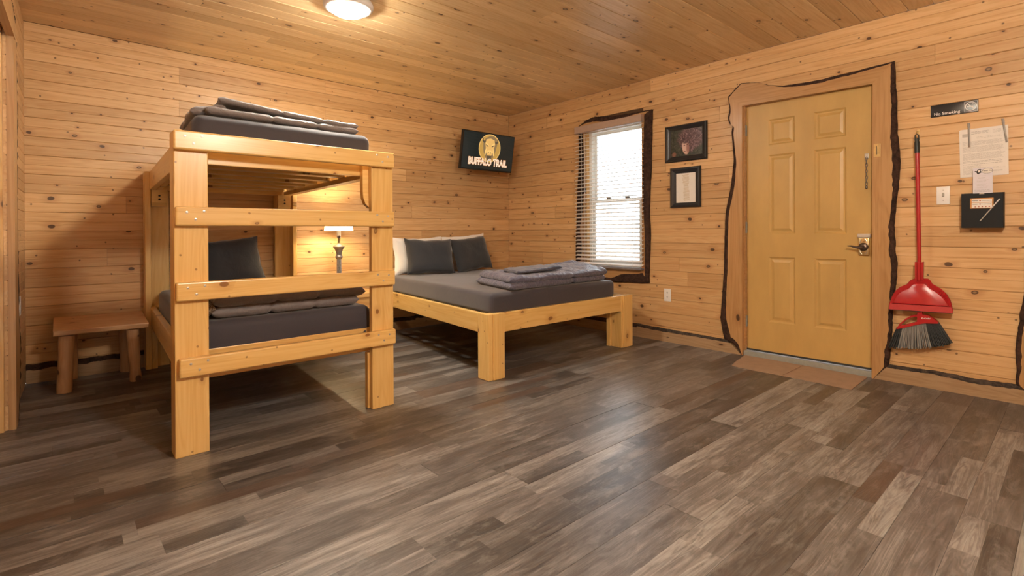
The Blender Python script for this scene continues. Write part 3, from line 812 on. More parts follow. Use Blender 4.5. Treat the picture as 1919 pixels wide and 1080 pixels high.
# ------------------------------------------------------------------ ceiling lamp and added fill globe
def ceiling_lamp(x, y, label, glow):
    c = thing('ceiling_lamp', (x, y, H), label, 'lamp', 'flush ceiling lamps')
    W = Matrix.Translation((x, y, H)) @ Matrix.Rotation(PI, 4, 'X')
    mesh_obj('trim_ring', bm_lathe([(0.0, -0.001), (0.152, -0.001), (0.158, 0.012), (0.158, 0.026), (0.152, 0.038), (0.138, 0.045), (0.121, 0.046), (0.116, 0.040)], 48), M['lamptrim'], c, W, 40)
    mesh_obj('globe', bm_lathe([(0.117, 0.040), (0.113, 0.050), (0.100, 0.064), (0.08, 0.075), (0.055, 0.082), (0.03, 0.086), (0.0, 0.088)], 40), M[glow], c, W, 60)
ceiling_lamp(-2.93, -1.76, 'round white flush ceiling lamp, lit, above the bunk and bed', 'globe')
hl = thing('added_fill_lamp', (-3.2, -5.15, H), 'white globe fill lamp, added out of view to brighten the bunk front', 'lamp')  # fill lamp added out of view to brighten the near faces of the bunk
Wh = Matrix.Translation((-3.2, -5.15, H))
mesh_obj('fill_lamp_rose', bm_lathe([(0.0, -0.025), (0.05, -0.02), (0.055, 0.0), (0.0, 0.0)], 24), M['lamptrim'], hl, Wh, 40)
mesh_obj('cord', bm_tube([(0, 0, -0.02), (0, 0, -0.27)], 0.004, 8), M['slot'], hl, Wh)
mesh_obj('globe', bm_lathe([(0.14 * math.sin(PI * k / 20), -0.40 + 0.14 * math.cos(PI * k / 20)) for k in range(21)], 32), M['fill_globe'], hl, Wh, 60)

# ------------------------------------------------------------------ bunk bed
def bx(y): return 0.048 * (y + 2.12)            # the frame stands slightly out of square
bk = thing('bunk_bed', (-3.34, -1.1, 0), 'honey varnished timber bunk bed with ladder rails at its near end', 'bunk bed')
XL, XR = -3.951, -2.823
mb = M['bunk']
HT = 1.535
def vboard(x0, x1, y0, y1, z0, z1, name='post_board', zh=(0, -1, 0)):
    X = Vector((0, 0, 1)); Z = Vector(zh); Y = Z.cross(X)
    c_ = Vector(((x0 + x1) / 2, (y0 + y1) / 2, (z0 + z1) / 2))
    L, wx, wy = z1 - z0, x1 - x0, y1 - y0
    if abs(zh[1]) > 0.5: by, bz = wx, wy
    else: by, bz = wy, wx
    return mesh_obj(name, bm_box((-L / 2, -by / 2, -bz / 2), (L / 2, by / 2, bz / 2), 0.004), mb, bk, frame(X, Y, Z, c_))
# front legs: wide board to the room, side board behind it
vboard(XL, XL + 0.140, -2.141, -2.103, 0, HT, 'leg')
vboard(XL, XL + 0.038, -2.103, -2.03, 0, HT, 'leg_side')
vboard(XR - 0.140, XR, -2.141, -2.103, 0, HT - 0.06, 'leg')
vboard(XR - 0.038, XR, -2.103, -2.03, 0, HT - 0.06, 'leg_side')
vboard(XR - 0.152, XR - 0.04, -2.103, -2.065, 0, 0.335, 'support_block')
# rear legs
for (a0, a1, i0, i1) in ((-3.856, -3.818, -3.818, -3.69), (-2.752, -2.714, -2.885, -2.752)):
    vboard(a0, a1, -0.14, -0.026, 0, HT, 'leg_side', (-1, 0, 0))
    vboard(i0, i1, -0.064, -0.026, 0, 1.395, 'leg')
vboard(-3.817, -3.779, -0.14, -0.066, 0, 0.335, 'support_block')
for (x0, x1, y0, y1) in ((-3.78, -3.742, -0.16, -0.066), (-2.80, -2.762, -0.16, -0.066)):
    pass
def bolster(x0, x1, y0, y1, z0, z1):
    c_ = (x0 + x1) / 2
    poly = [(y0, z1), (y1, z1), (y1, z0), (y0 + 0.03, z0), (y0, z0 + 0.03)]
    b_ = bmesh.new()
    lo = [b_.verts.new((x0, p[0], p[1])) for p in poly]; hi = [b_.verts.new((x1, p[0], p[1])) for p in poly]
    for k in range(5): b_.faces.new((lo[k], lo[(k + 1) % 5], hi[(k + 1) % 5], hi[k]))
    b_.faces.new(lo); b_.faces.new(hi)
    o = mesh_obj('support_block', b_, mb, bk)
    for z in (z0 + 0.055, z1 - 0.045):
        mesh_obj('bolt_head', bm_lathe([(0.008, 0), (0.008, 0.005), (0.0, 0.006)], 10), M['bolt'], o, Matrix.Translation((c_, y0, z)) @ Matrix.Rotation(PI / 2, 4, 'X'))
bolster(-3.815, -3.715, -0.16, -0.066, 1.265, 1.394)
bolster(-2.885, -2.775, -0.16, -0.066, 1.265, 1.394)
b_ = bmesh.new()
poly = [(0, 1.47), (0.035, 1.47), (0.035, 1.20), (0.008, 1.225), (-0.006, 1.26), (-0.010, 1.30), (-0.010, 1.47)]
x_, y_ = XR - 0.140 - 0.026, -2.09
lo = [b_.verts.new((x_ + p[0], -2.10, p[1])) for p in poly]; hi = [b_.verts.new((x_ + p[0], -2.064, p[1])) for p in poly]
for k in range(len(poly)): b_.faces.new((lo[k], lo[(k + 1) % len(poly)], hi[(k + 1) % len(poly)], hi[k]))
b_.faces.new(lo); b_.faces.new(hi)
mesh_obj('support_block', b_, mb, bk)
# side rails (run back slightly skew), cross rails, slats
for z0, z1 in ((1.395, 1.535), (0.335, 0.478)):
    zc, zw = (z0 + z1) / 2, z1 - z0
    beam('side_rail', (XL + 0.058, -2.10, zc), (-3.799, -0.03, zc), zw, 0.038, mb, bk, (-1, 0, 0))
    beam('side_rail', (XR - 0.058, -2.10, zc), (-2.772, -0.03, zc), zw, 0.038, mb, bk, (1, 0, 0))
    beam('cross_rail', (XL + 0.08, -2.044, zc), (XR - 0.08, -2.044, zc), zw, 0.036, mb, bk, (0, -1, 0))
    beam('cross_rail', (-3.778, -0.085, zc), (-2.792, -0.085, zc), zw, 0.036, mb, bk, (0, -1, 0))
    ns = 7
    for k in range(ns):
        y = -1.86 + k * (1.68 / (ns - 1))
        dx = bx(y) * 0.95
        beam('slat', (XL + 0.08 + dx, y, z0 + 0.0525), (XR - 0.08 + dx * 0.55, y, z0 + 0.0525), 0.088, 0.038, mb, bk, (0, 0, 1), 0.003)
    for s in (0, 1):
        xa, xb = (XL + 0.092, -3.765) if s == 0 else (XR - 0.092, -2.806)
        beam('slat_ledger', (xa, -2.02, z0 + 0.016), (xb, -0.11, z0 + 0.016), 0.034, 0.03, mb, bk, (1, 0, 0), 0.002)
# rungs across the near end, three screws a side
for (z0, z1, xa, xb, tilt) in ((1.4441, 1.5332, -3.9486 - 0.008, -2.831, 0.0), (1.0892, 1.1786, -3.9486 - 0.002, -2.831, 0.0), (0.7376, 0.8252, -3.9486, -2.829, 0.0), (0.3803, 0.4692, -3.938, -2.826, 0.0)):
    zc = (z0 + z1) / 2
    o = beam('rung', (xa, -2.1605, zc), (xb, -2.1605, zc), z1 - z0, 0.038, mb, bk, (0, -1, 0), 0.008, 3)
    for x0, sg in ((xa, 1), (xb, -1)):
        for dx, dz in ((0.045, 0.018), (0.115, 0.024), (0.08, -0.014)):
            mesh_obj('screw', bm_lathe([(0.0058, 0), (0.0058, 0.0018), (0.0, 0.0026)], 10), M['screwm'], o, Matrix.Translation((x0 + sg * dx, -2.1796, zc + dz)) @ Matrix.Rotation(PI / 2, 4, 'X'))

# ------------------------------------------------------------------ soft goods
def mattress(name, x0, x1, y0, y1, z0, z1, label, shear, yref, mat, rad=0.045, seed=0):
    cx, cy = (x0 + x1) / 2, (y0 + y1) / 2
    root_m = Matrix.Translation((cx + shear * (cy - yref), cy, z0))
    b_ = bmesh.new(); bmesh.ops.create_cube(b_, size=1)
    for v in b_.verts: v.co = Vector((v.co.x * (x1 - x0), v.co.y * (y1 - y0), (v.co.z + 0.5) * (z1 - z0)))
    bmesh.ops.bevel(b_, geom=list(b_.edges), offset=rad, segments=4, profile=0.5, affect='EDGES')
    for it in range(3):
        es = [e for e in b_.edges if e.calc_length() > 0.12]
        if es: bmesh.ops.subdivide_edges(b_, edges=es, cuts=2, use_grid_fill=True)
    for v in b_.verts:
        n_ = Vector((v.co.x * 5, v.co.y * 5, v.co.z * 9 + seed))
        v.co += Vector((noise.noise(n_), noise.noise(n_ + Vector((7, 0, 0))), noise.noise(n_ + Vector((0, 9, 0))))) * 0.004
        v.co.x += shear * v.co.y
    o = mesh_obj(name, b_, mat, None, root_m, 60)
    return tag(o, label, 'mattress')
mattress('mattress', -3.872, -2.925, -2.10 + 0.04, -0.13, 0.408, 0.612, 'charcoal sheeted mattress on the lower bunk', 0.05, -2.12, M['sheet'], seed=1)
mattress('mattress', -3.865, -2.925, -2.10 + 0.04, -0.13, 1.468, 1.648, 'charcoal sheeted mattress on the upper bunk', 0.05, -2.12, M['sheet'], 0.05, seed=2)

def fold(corners, z0, th, name, mat, parent, seams=(), seed=0, nu=110, nv=34, wob=0.012, zf=None, wr=0.006, pw=4.0, edge=0.5):
    """a padded layer of folded cloth over a four-cornered footprint: u along the first side"""
    c0, c1, c2, c3 = [Vector((*c, 0)) for c in corners]
    b_ = bmesh.new(); top, bot = [], []
    Lu = (c1 - c0).length; Lv = (c3 - c0).length
    rr = th * edge * 1.6
    def spread(k, n):
        f = k / n
        return 0.35 * (0.5 - 0.5 * math.cos(PI * f)) + 0.65 * (f * f * (3 - 2 * f)) if k else 0.0
    for i in range(nu + 1):
        tr, br = [], []
        u = spread(i, nu)
        for j in range(nv + 1):
            v = spread(j, nv)
            p = c0.lerp(c1, u).lerp(c3.lerp(c2, u), v)
            du = min(u, 1 - u) * Lu; dv = min(v, 1 - v) * Lv
            fu = 1 - max(0, 1 - du / rr) ** 2.2; fv = 1 - max(0, 1 - dv / rr) ** 2.2
            h = max(fu, 0) ** 0.5 * max(fv, 0) ** 0.5
            for s in seams:
                h *= 1 - 0.38 * math.exp(-((u - s) / 0.015) ** 2)
                p = p + (c3 - c0).normalized() * (0.007 * math.exp(-((u - s) / 0.016) ** 2) * (1 - 2 * v))
            h *= 1 + 0.10 * noise.noise(Vector((u * Lu * 7, v * Lv * 7, seed + 11)))
            q = Vector((p.x * 3.1, p.y * 3.1, seed))
            wb = Vector((noise.noise(q * 1.7 + Vector((0, 0, 3))), noise.noise(q * 1.7 + Vector((5, 0, 3))), 0)) * wob
            edgef = max(abs(2 * u - 1), abs(2 * v - 1)) ** 3
            p = p + wb * edgef
            base = zf(u, v) if zf else 0.0
            wrk = noise.noise(q * 3.0) * wr + noise.noise(Vector((p.x * 9 + p.y * 4, p.y * 16, seed))) * wr * 0.8 + abs(noise.noise(Vector((p.x * 22, p.y * 14, seed + 4)))) * wr * 0.5
            mid = z0 + base + th * 0.5
            tr.append(b_.verts.new((p.x, p.y, mid + th * 0.5 * h + wrk * h)))
            if 0 < i < nu and 0 < j < nv: br.append(b_.verts.new((p.x, p.y, mid - th * 0.5 * h)))
            else: br.append(tr[-1])
        top.append(tr); bot.append(br)
    for g_, flip in ((top, False), (bot, True)):
        for i in range(nu):
            for j in range(nv):
                f = [g_[i][j], g_[i + 1][j], g_[i + 1][j + 1], g_[i][j + 1]]
                f = list(dict.fromkeys(f))
                if len(f) < 3: continue
                try: b_.faces.new(f[::-1] if flip else f)
                except ValueError: pass
    return mesh_obj(name, b_, mat, parent, Matrix(), 80)

# upper bunk comforter: two padded folds
cu = thing('comforter', (-3.36, -1.75, 1.645), 'grey comforter folded in two layers on top of the upper bunk', 'comforter', 'folded comforters')
fold([(-3.80, -2.02), (-2.985, -2.02), (-2.93, -1.35), (-3.74, -1.35)], 1.648, 0.042, 'lower_fold', M['comforter'], cu, (0.40, 0.70), 3, zf=lambda u, v: 0.012 * (1 - u))
fold([(-3.73, -1.99), (-2.985, -2.01), (-2.93, -1.40), (-3.68, -1.40)], 1.684, 0.034, 'upper_fold', M['comforter'], cu, (0.42, 0.72), 4, zf=lambda u, v: 0.048 * (1 - u) ** 1.6)
fold([(-3.86, -1.98), (-3.70, -2.0), (-3.66, -1.45), (-3.82, -1.45)], 1.648, 0.04, 'gathered_end', M['comforter'], cu, (), 6, 40, 40, zf=lambda u, v: 0.035 * u, wr=0.020)

# lower bunk comforter and sheet
cl = thing('comforter', (-3.40, -1.65, 0.61), 'grey brown comforter folded thick on the lower bunk with leaf-print lining showing', 'comforter', 'folded comforters')
fold([(-3.775, -2.035), (-2.985, -2.02), (-2.94, -1.40), (-3.74, -1.40)], 0.611, 0.064, 'lower_fold', M['comforter'], cl, (0.36, 0.66), 13, zf=lambda u, v: 0.004, wr=0.008)
fold([(-3.770, -2.045), (-2.945, -2.02), (-2.92, -1.36), (-3.74, -1.36)], 0.672, 0.066, 'upper_fold', M['comforter'], cl, (0.38, 0.66), 14, zf=lambda u, v: -0.012 * max(0, u - .8) * 5, wr=0.008)
ln = fold([(-3.865, -2.04), (-3.752, -2.042), (-3.73, -1.40), (-3.845, -1.40)], 0.612, 0.115, 'lining', M['lining'], cl, (), 15, 16, 40, wr=0.012)
fb = fold([(-3.67, -1.93), (-3.13, -1.94), (-3.08, -1.55), (-3.64, -1.55)], 0.736, 0.022, 'folded_sheet', M['foldbrown'], None, (), 17, 44, 30, wr=0.004)
tag(fb, 'folded dark brown sheet lying on the lower bunk comforter', 'sheet', 'folded spare sheets')

def pillow(name, centre, w, h, th, rot, mat, label, group, seed=0, zroll=0.0):
    nu, nv = 26, 20
    b_ = bmesh.new(); A, B = [], []
    for i in range(nu + 1):
        ra, rb = [], []
        for j in range(nv + 1):
            u, v = 2 * i / nu - 1, 2 * j / nv - 1
            x = u * w / 2 * (1 - 0.07 * (1 - v * v)); z = v * h / 2 * (1 - 0.09 * (1 - u * u))
            t_ = th / 2 * (max(0, (1 - u ** 4)) * max(0, (1 - v ** 4))) ** 0.55
            q = Vector((u * 2 + seed, v * 2, seed * 1.7))
            wv = noise.noise(q) * 0.008 + noise.noise(q * 3) * 0.003
            e = max(abs(u), abs(v))
            x += noise.noise(q * 1.4 + Vector((3, 3, 3))) * 0.008 * e; z += noise.noise(q * 1.4 + Vector((9, 3, 3))) * 0.010 * e
            ra.append(b_.verts.new((x, -t_ + wv * (1 - e ** 3), z)))
            rb.append(ra[-1] if i in (0, nu) or j in (0, nv) else b_.verts.new((x, t_ * 0.7, z)))
        A.append(ra); B.append(rb)
    for G, fl in ((A, 0), (B, 1)):
        for i in range(nu):
            for j in range(nv):
                f = list(dict.fromkeys([G[i][j], G[i + 1][j], G[i + 1][j + 1], G[i][j + 1]]))
                if len(f) >= 3:
                    try: b_.faces.new(f[::-1] if fl else f)
                    except ValueError: pass
    o = mesh_obj(name, b_, mat, None, Matrix.Translation(centre) @ rot @ Matrix.Rotation(zroll, 4, 'Y'), 80)
    return tag(o, label, 'pillow', group)
def lean(deg, yaw=0): return Matrix.Rotation(math.radians(yaw), 4, 'Z') @ Matrix.Rotation(math.radians(-deg), 4, 'X')
pillow('pillow', (-3.33, -0.24, 0.81), 0.58, 0.42, 0.15, lean(20), M['pillow'], 'dark charcoal pillow propped at the wall end of the lower bunk', 'bed pillows', 1, math.radians(-5))

# ------------------------------------------------------------------ queen bed
K2 = 0.098
def qx(x, y): return x + K2 * (y + 2.13) * 1.0
qb = thing('queen_bed', (-1.2, -1.15, 0), 'low honey varnished timber bed frame on thick square legs', 'bed')
mq = M['queen']
def qboard(x0, x1, y0, y1, z0, z1, name, zh):
    X = Vector((0, 0, 1)); Z = Vector(zh); Y = Z.cross(X)
    L, wx, wy = z1 - z0, x1 - x0, y1 - y0
    by, bz = (wx, wy) if abs(zh[1]) > 0.5 else (wy, wx)
    return mesh_obj(name, bm_box((-L / 2, -by / 2, -bz / 2), (L / 2, by / 2, bz / 2), 0.004), mq, qb, frame(X, Y, Z, ((x0 + x1) / 2, (y0 + y1) / 2, (z0 + z1) / 2)))
QT = 0.472
# foot legs: three boards each
qboard(-2.098, -2.060, -2.170, -2.045, 0, QT, 'leg_side', (-1, 0, 0))
qboard(-2.060, -2.004, -2.176, -2.100, 0, QT, 'leg', (0, -1, 0))
qboard(-2.004, -1.950, -2.172, -2.100, 0, QT, 'leg', (0, -1, 0))
qboard(-2.058, -1.955, -2.098, -2.060, 0, 0.33, 'leg_core', (0, -1, 0))
qboard(-0.560, -0.540, -2.172, -2.06, 0, QT, 'leg_side', (-1, 0, 0))
qboard(-0.540, -0.400, -2.182, -2.100, 0, QT, 'leg', (0, -1, 0))
qboard(-0.575, -0.44, -2.058, -2.015, 0, 0.33, 'leg_core', (0, -1, 0))
# head legs
for xx in (-2.079, -0.47):
    x = qx(xx, -0.1) + 0.02
    qboard(x - 0.02, x + 0.02, -0.17, -0.04, 0, QT, 'leg_side', (-1, 0, 0))
beam('foot_rail', (-1.950, -2.150, 0.402), (-0.560, -2.150, 0.402), 0.14, 0.038, mq, qb, (0, -1, 0))
beam('side_rail', (-2.079, -2.046, 0.402), (qx(-2.079, -0.06), -0.06, 0.402), 0.14, 0.038, mq, qb, (-1, 0, 0))
beam('side_rail', (-0.47, -2.10, 0.402), (-0.33, -0.06, 0.402), 0.14, 0.038, mq, qb, (1, 0, 0))
beam('head_rail', (qx(-2.03, -0.06), -0.06, 0.402), (-0.345, -0.06, 0.402), 0.14, 0.038, mq, qb, (0, -1, 0))
for k in range(10):
    y = -2.02 + k * 0.205
    beam('slat', (qx(-2.055, y), y, 0.445), (-0.49 + 0.06 * (y + 2.1), y, 0.445), 0.086, 0.02, mq, qb, (0, 0, 1), 0.003)
mattress('mattress', -2.045, -0.60, -2.135, -0.17, 0.458, 0.612, 'dark grey sheeted mattress on the low queen bed frame', K2, -2.13, M['sheet'], 0.035, seed=5)

cq = thing('comforter', (-1.25, -1.85, 0.61), 'slate grey comforter folded across the foot of the queen bed', 'comforter', 'folded comforters')
zq = lambda u, v: 0.0 + 0.050 * max(0, (u - 0.45) / 0.55) ** 1.2 * v
fold([(-1.86, -2.13), (-0.67, -2.085), (-0.50, -1.52), (-1.69, -1.50)], 0.612, 0.060, 'lower_fold', M['comforter_q'], cq, (0.62,), 23, 120, 40, zf=zq, wr=0.010)
fold([(-1.85, -2.125), (-0.65, -2.10), (-0.52, -1.56), (-1.66, -1.50)], 0.660, 0.058, 'upper_fold', M['comforter_q'], cq, (0.60,), 24, 120, 40, zf=lambda u, v: zq(u, v) * 1.3, wr=0.014)
fs = fold([(-1.70, -2.03), (-1.13, -1.98), (-1.12, -1.70), (-1.58, -1.72)], 0.724, 0.028, 'folded_sheet', M['folded'], None, (), 27, 44, 30, zf=lambda u, v: 0.012 * u, wr=0.007)
tag(fs, 'folded dark blue grey sheet lying on the queen comforter', 'sheet', 'folded spare sheets')

pillow('pillow', (-1.47, -0.205, 0.805), 0.62, 0.40, 0.10, lean(8), M['pillow_white'], 'white pillow behind the dark pillow next to the bunk', 'bed pillows', 3)
pillow('pillow', (-0.80, -0.14, 0.815), 0.62, 0.42, 0.08, lean(6), M['pillow_white'], 'white pillow behind the dark pillow nearest the corner', 'bed pillows', 4, math.radians(-4))
pillow('pillow', (-1.415, -0.345, 0.797), 0.57, 0.39, 0.16, lean(16, -3), M['pillow'], 'charcoal pillow on the queen bed, the one next to the bunk', 'bed pillows', 5, math.radians(2))
pillow('pillow', (-0.835, -0.30, 0.805), 0.54, 0.40, 0.15, lean(18, 4), M['pillow'], 'charcoal pillow on the queen bed, the one nearest the window corner', 'bed pillows', 6, math.radians(-5))

# ------------------------------------------------------------------ bedside table and lamp
TZ = 0.495
nt = thing('bedside_table', (-2.38, -0.3, 0), 'small pine bedside table between bunk and queen bed', 'table')
tt = beam('tabletop', (-2.69, -0.29, TZ - 0.02), (-2.06, -0.29, TZ - 0.02), 0.52, 0.04, M['table'], nt, (0, 0, 1), 0.006)
beam('apron', (-2.66, -0.52, TZ - 0.11), (-2.09, -0.52, TZ - 0.11), 0.14, 0.03, M['table'], nt, (0, -1, 0))
beam('apron', (-2.66, -0.06, TZ - 0.11), (-2.09, -0.06, TZ - 0.11), 0.14, 0.03, M['table'], nt, (0, -1, 0))
for x in (-2.64, -2.11):
    for y in (-0.49, -0.09):
        W = Matrix(((0, 1, 0, x), (0, 0, 1, y), (1, 0, 0, 0), (0, 0, 0, 1)))
        mesh_obj('leg', bm_tube([(0, 0, 0), (0.22, 0.002, 0.002), (TZ - 0.04, 0, 0)], [0.04, 0.036, 0.038], 12), M['table'], nt, W, 50)

LX, LY = -2.388, -0.30
lp = thing('table_lamp', (LX, LY, TZ), 'pewter column table lamp with white shade, lit, on the bedside table', 'lamp')
Wl = Matrix.Translation((LX, LY, TZ))
bs = mesh_obj('base', bm_lathe([(0.0, 0.0), (0.074, 0.0), (0.078, 0.006), (0.076, 0.02), (0.066, 0.034), (0.05, 0.042), (0.030, 0.060), (0.022, 0.08)], 36), M['lampmetal'], lp, Wl, 40)
bm = bmesh.new()
for k in range(24):
    a = 2 * PI * k / 24
    r_ = bmesh.ops.create_icosphere(bm, subdivisions=1, radius=0.0045)
    for v in r_['verts']: v.co += Vector((0.071 * math.cos(a), 0.071 * math.sin(a), 0.028))
mesh_obj('bead_ring', bm, M['lampmetal'], bs, Wl, 60)
mesh_obj('column', bm_lathe([(0.021, 0.07), (0.020, 0.2), (0.019, 0.315)], 48, flute=0.09, nf=12), M['lampmetal'], lp, Wl, 60)
mesh_obj('ball_knop', bm_lathe([(0.018, 0.31), (0.028, 0.316), (0.034, 0.328), (0.034, 0.338), (0.028, 0.348), (0.022, 0.354)], 28), M['lampmetal'], lp, Wl, 60)
bm = bm_lathe([(0.022, 0.352), (0.024, 0.365), (0.030, 0.39), (0.040, 0.412), (0.053, 0.428)], 40, flute=0.04, nf=20)
mesh_obj('ribbed_cup', bm, M['lampmetal'], lp, Wl, 60)
mesh_obj('cup_cover', bm_lathe([(0.054, 0.428), (0.050, 0.434), (0.028, 0.446), (0.014, 0.458), (0.010, 0.462)], 30), M['lampmetal'], lp, Wl, 40)
mesh_obj('neck', bm_lathe([(0.011, 0.458), (0.010, 0.50), (0.014, 0.505), (0.014, 0.512)], 16), M['brass'], lp, Wl, 40)
sk = mesh_obj('socket', bm_lathe([(0.014, 0.508), (0.019, 0.515), (0.019, 0.60), (0.0, 0.60)], 20), M['ceramic'], lp, Wl, 40)
mesh_obj('switch_knob', bm_lathe([(0.0, 0), (0.013, 0.0), (0.015, 0.008), (0.012, 0.016), (0.0, 0.018)], 14), M['bronze'], sk, Matrix.Translation((LX - 0.01, LY - 0.018, TZ + 0.522)) @ Matrix.Rotation(PI / 2, 4, 'X'), 50)
mesh_obj('bulb', bm_lathe([(0.012, 0.60), (0.016, 0.615), (0.028, 0.645), (0.028, 0.662), (0.016, 0.68), (0.0, 0.684)], 20), emit_mat('lit bulb', (1.0, 0.75, 0.42), TABLE_LAMP_L), lp, Wl, 60)
b_ = bmesh.new(); n_ = 40
prof = [(0.130, 0.572), (0.131, 0.578), (0.1285, 0.58), (0.112, 0.735), (0.110, 0.74), (0.1085, 0.735), (0.1265, 0.58), (0.128, 0.572)]
rings = [[b_.verts.new((r * math.cos(2 * PI * k / n_), r * math.sin(2 * PI * k / n_), z)) for k in range(n_)] for r, z in prof[2:4]]
for a, c in zip(rings, rings[1:]):
    for k in range(n_): b_.faces.new((a[k], a[(k + 1) % n_], c[(k + 1) % n_], c[k]))
mesh_obj('lamp_shade', b_, M['shade'], lp, Wl, 60)

# ------------------------------------------------------------------ log bench
be = thing('log_bench', (-4.13, -0.28, 0), 'small rustic bench with slab seat on log legs left of the bunk', 'bench')
# seat tilts forward slightly
p0, p1 = Vector((-4.385, -0.275, 0.420)), Vector((-3.872, -0.275, 0.416))
seat = beam('seat', p0, p1, 0.44, 0.036, M['bench'], be, Vector((0, -0.085, 1)), 0.006)
bm = bm_box((-0.256, -0.224, -0.020), (0.256, -0.2185, 0.020), 0.002)
for (x, y, tx, ty, r0, r1) in ((-4.331, -0.455, -4.315, -0.43, 0.040, 0.043), (-3.945, -0.43, -3.962, -0.42, 0.035, 0.037), (-4.285, -0.06, -4.29, -0.10, 0.034, 0.034), (-3.975, -0.07, -3.985, -0.10, 0.034, 0.034)):
    n_ = 9; pts, rr = [], []
    ztop = 0.385 + (0.02 if ty > -0.3 else -0.012)
    for k in range(n_ + 1):
        f = k / n_
        pts.append((ztop * f, (x + (tx - x) * f), (y + (ty - y) * f)))
        bump_ = 0.010 * math.exp(-((f - 0.28) / 0.06) ** 2) if x > -4.0 and y < -0.3 else 0.0
        rr.append(r0 + (r1 - r0) * f + noise.noise(Vector((f * 5, x * 9, y * 9))) * 0.003 - bump_)
    pts = [(a - ztop / 2, b - x, c - y) for a, b, c in pts]
    W = Matrix(((0, 1, 0, x), (0, 0, 1, y), (1, 0, 0, ztop / 2), (0, 0, 0, 1)))
    mesh_obj('leg', bm_tube(pts, rr, 14), M['bench'], be, W, 50)
bm.free()

# ------------------------------------------------------------------ television
tv_c = Vector((-0.555, -0.28, 1.998))
Rtv = Matrix.Rotation(math.radians(-9.5), 4, 'X')       # top leans into the room
Rtv = Matrix.Rotation(math.radians(9.5), 4, 'X')
FT = Matrix(((1, 0, 0, 0), (0, 0, -1, 0), (0, 1, 0, 0), (0, 0, 0, 1)))   # local X right, Y up, Z towards the room
tv = thing('television', tv_c, 'flat black television on a wall bracket showing a gold buffalo logo', 'television', rot=Rtv @ FT)
Wt = WM[tv.name]
TW, TH = 0.775, 0.442
mesh_obj('screen_housing', bm_box((-TW / 2, -TH / 2, -0.045), (TW / 2, TH / 2, -0.001), 0.006), M['tvbody'], tv, Wt, 40)
sm = NT('tv screen'); sm.principled((0.006, 0.007, 0.007), 0.10, spec=0.35, emit=(0.012, 0.014, 0.012), emit_s=1.0); SCR = sm.m
sc = mesh_obj('screen', bm_box((-TW / 2 + 0.010, -TH / 2 + 0.018, -0.001), (TW / 2 - 0.010, TH / 2 - 0.010, 0.0006)), SCR, tv, Wt)
def lum(name, col, s): 
    t_ = NT(name); t_.principled(tuple(c * 0.25 for c in col), 0.25, emit=col, emit_s=s); return t_.m
GOLD, GOLD_L, TAN, DARK, WHITE, ORANGE = lum('gold glow', (0.42, 0.24, 0.055), 1.0), lum('light gold glow', (0.72, 0.46, 0.15), 1.0), lum('tan glow', (0.62, 0.36, 0.11), 1.0), lum('umber glow', (0.075, 0.055, 0.035), 1.0), lum('white glow', (0.95, 0.90, 0.80), 1.0), lum('orange glow', (0.62, 0.24, 0.06), 1.0)
def ell(cx, cy, rx, ry, n=36, a0=0, a1=2 * PI, rot=0):
    out = []
    for k in range(n):
        a = a0 + (a1 - a0) * k / n
        x, y = rx * math.cos(a), ry * math.sin(a)
        out.append((cx + x * math.cos(rot) - y * math.sin(rot), cy + x * math.sin(rot) + y * math.cos(rot)))
    return out
def prnt(name, poly, z, mat, par, W, dz=0.0004):
    return mesh_obj(name, bm_prism(poly, z, z + dz), mat, par, W)
zt = 0.0007
cx, cy = 0.008, 0.045
prnt('logo_disc', ell(cx, cy, 0.163, 0.163, 56), zt, GOLD_L, sc, Wt); prnt('logo_disc', ell(cx, cy, 0.155, 0.155, 56), zt + .0005, GOLD, sc, Wt)
head = [(-0.015, 0.148), (0.05, 0.15), (0.10, 0.12), (0.115, 0.07), (0.105, 0.01), (0.09, -0.05), (0.07, -0.105), (0.03, -0.15), (-0.02, -0.152), (-0.06, -0.11), (-0.09, -0.06), (-0.105, 0.0), (-0.11, 0.06), (-0.08, 0.115)]
prnt('buffalo_mane', [(cx + x * 0.95, cy + y * 0.95) for x, y in head], zt + .001, lum('brown glow', (0.20, 0.13, 0.06), 1.0), sc, Wt)
for s in (-1, 1):
    hn = [(0.05, 0.085), (0.085, 0.065), (0.112, 0.085), (0.118, 0.125), (0.098, 0.148), (0.104, 0.115), (0.092, 0.096), (0.06, 0.108)]
    prnt('buffalo_horn', [(cx + s * x * 1.02, cy + y * 0.82) for x, y in hn], zt + .0015, DARK, sc, Wt)
face = [(-0.06, 0.10), (0.0, 0.115), (0.06, 0.10), (0.075, 0.055), (0.062, 0.005), (0.05, -0.05), (0.03, -0.085), (-0.03, -0.085), (-0.05, -0.05), (-0.062, 0.005), (-0.075, 0.055)]
prnt('buffalo_face', [(cx + x, cy + y) for x, y in face], zt + .002, TAN, sc, Wt)
for s in (-1, 1):
    prnt('buffalo_eye', ell(cx + s * 0.043, cy + 0.028, 0.020, 0.006, 12, rot=s * 0.5), zt + .0025, DARK, sc, Wt)
    prnt('buffalo_brow', ell(cx + s * 0.045, cy + 0.046, 0.030, 0.008, 12, rot=s * 0.55), zt + .0025, GOLD_L, sc, Wt)
    prnt('buffalo_nostril', ell(cx + s * 0.017, cy - 0.052, 0.009, 0.005, 12, rot=-s * 0.4), zt + .003, DARK, sc, Wt)
    prnt('buffalo_cheek', ell(cx + s * 0.06, cy - 0.045, 0.010, 0.045, 14, rot=s * 0.15), zt + .0025, GOLD_L, sc, Wt)
prnt('buffalo_muzzle', ell(cx, cy - 0.042, 0.040, 0.020, 20), zt + .0026, GOLD_L, sc, Wt)
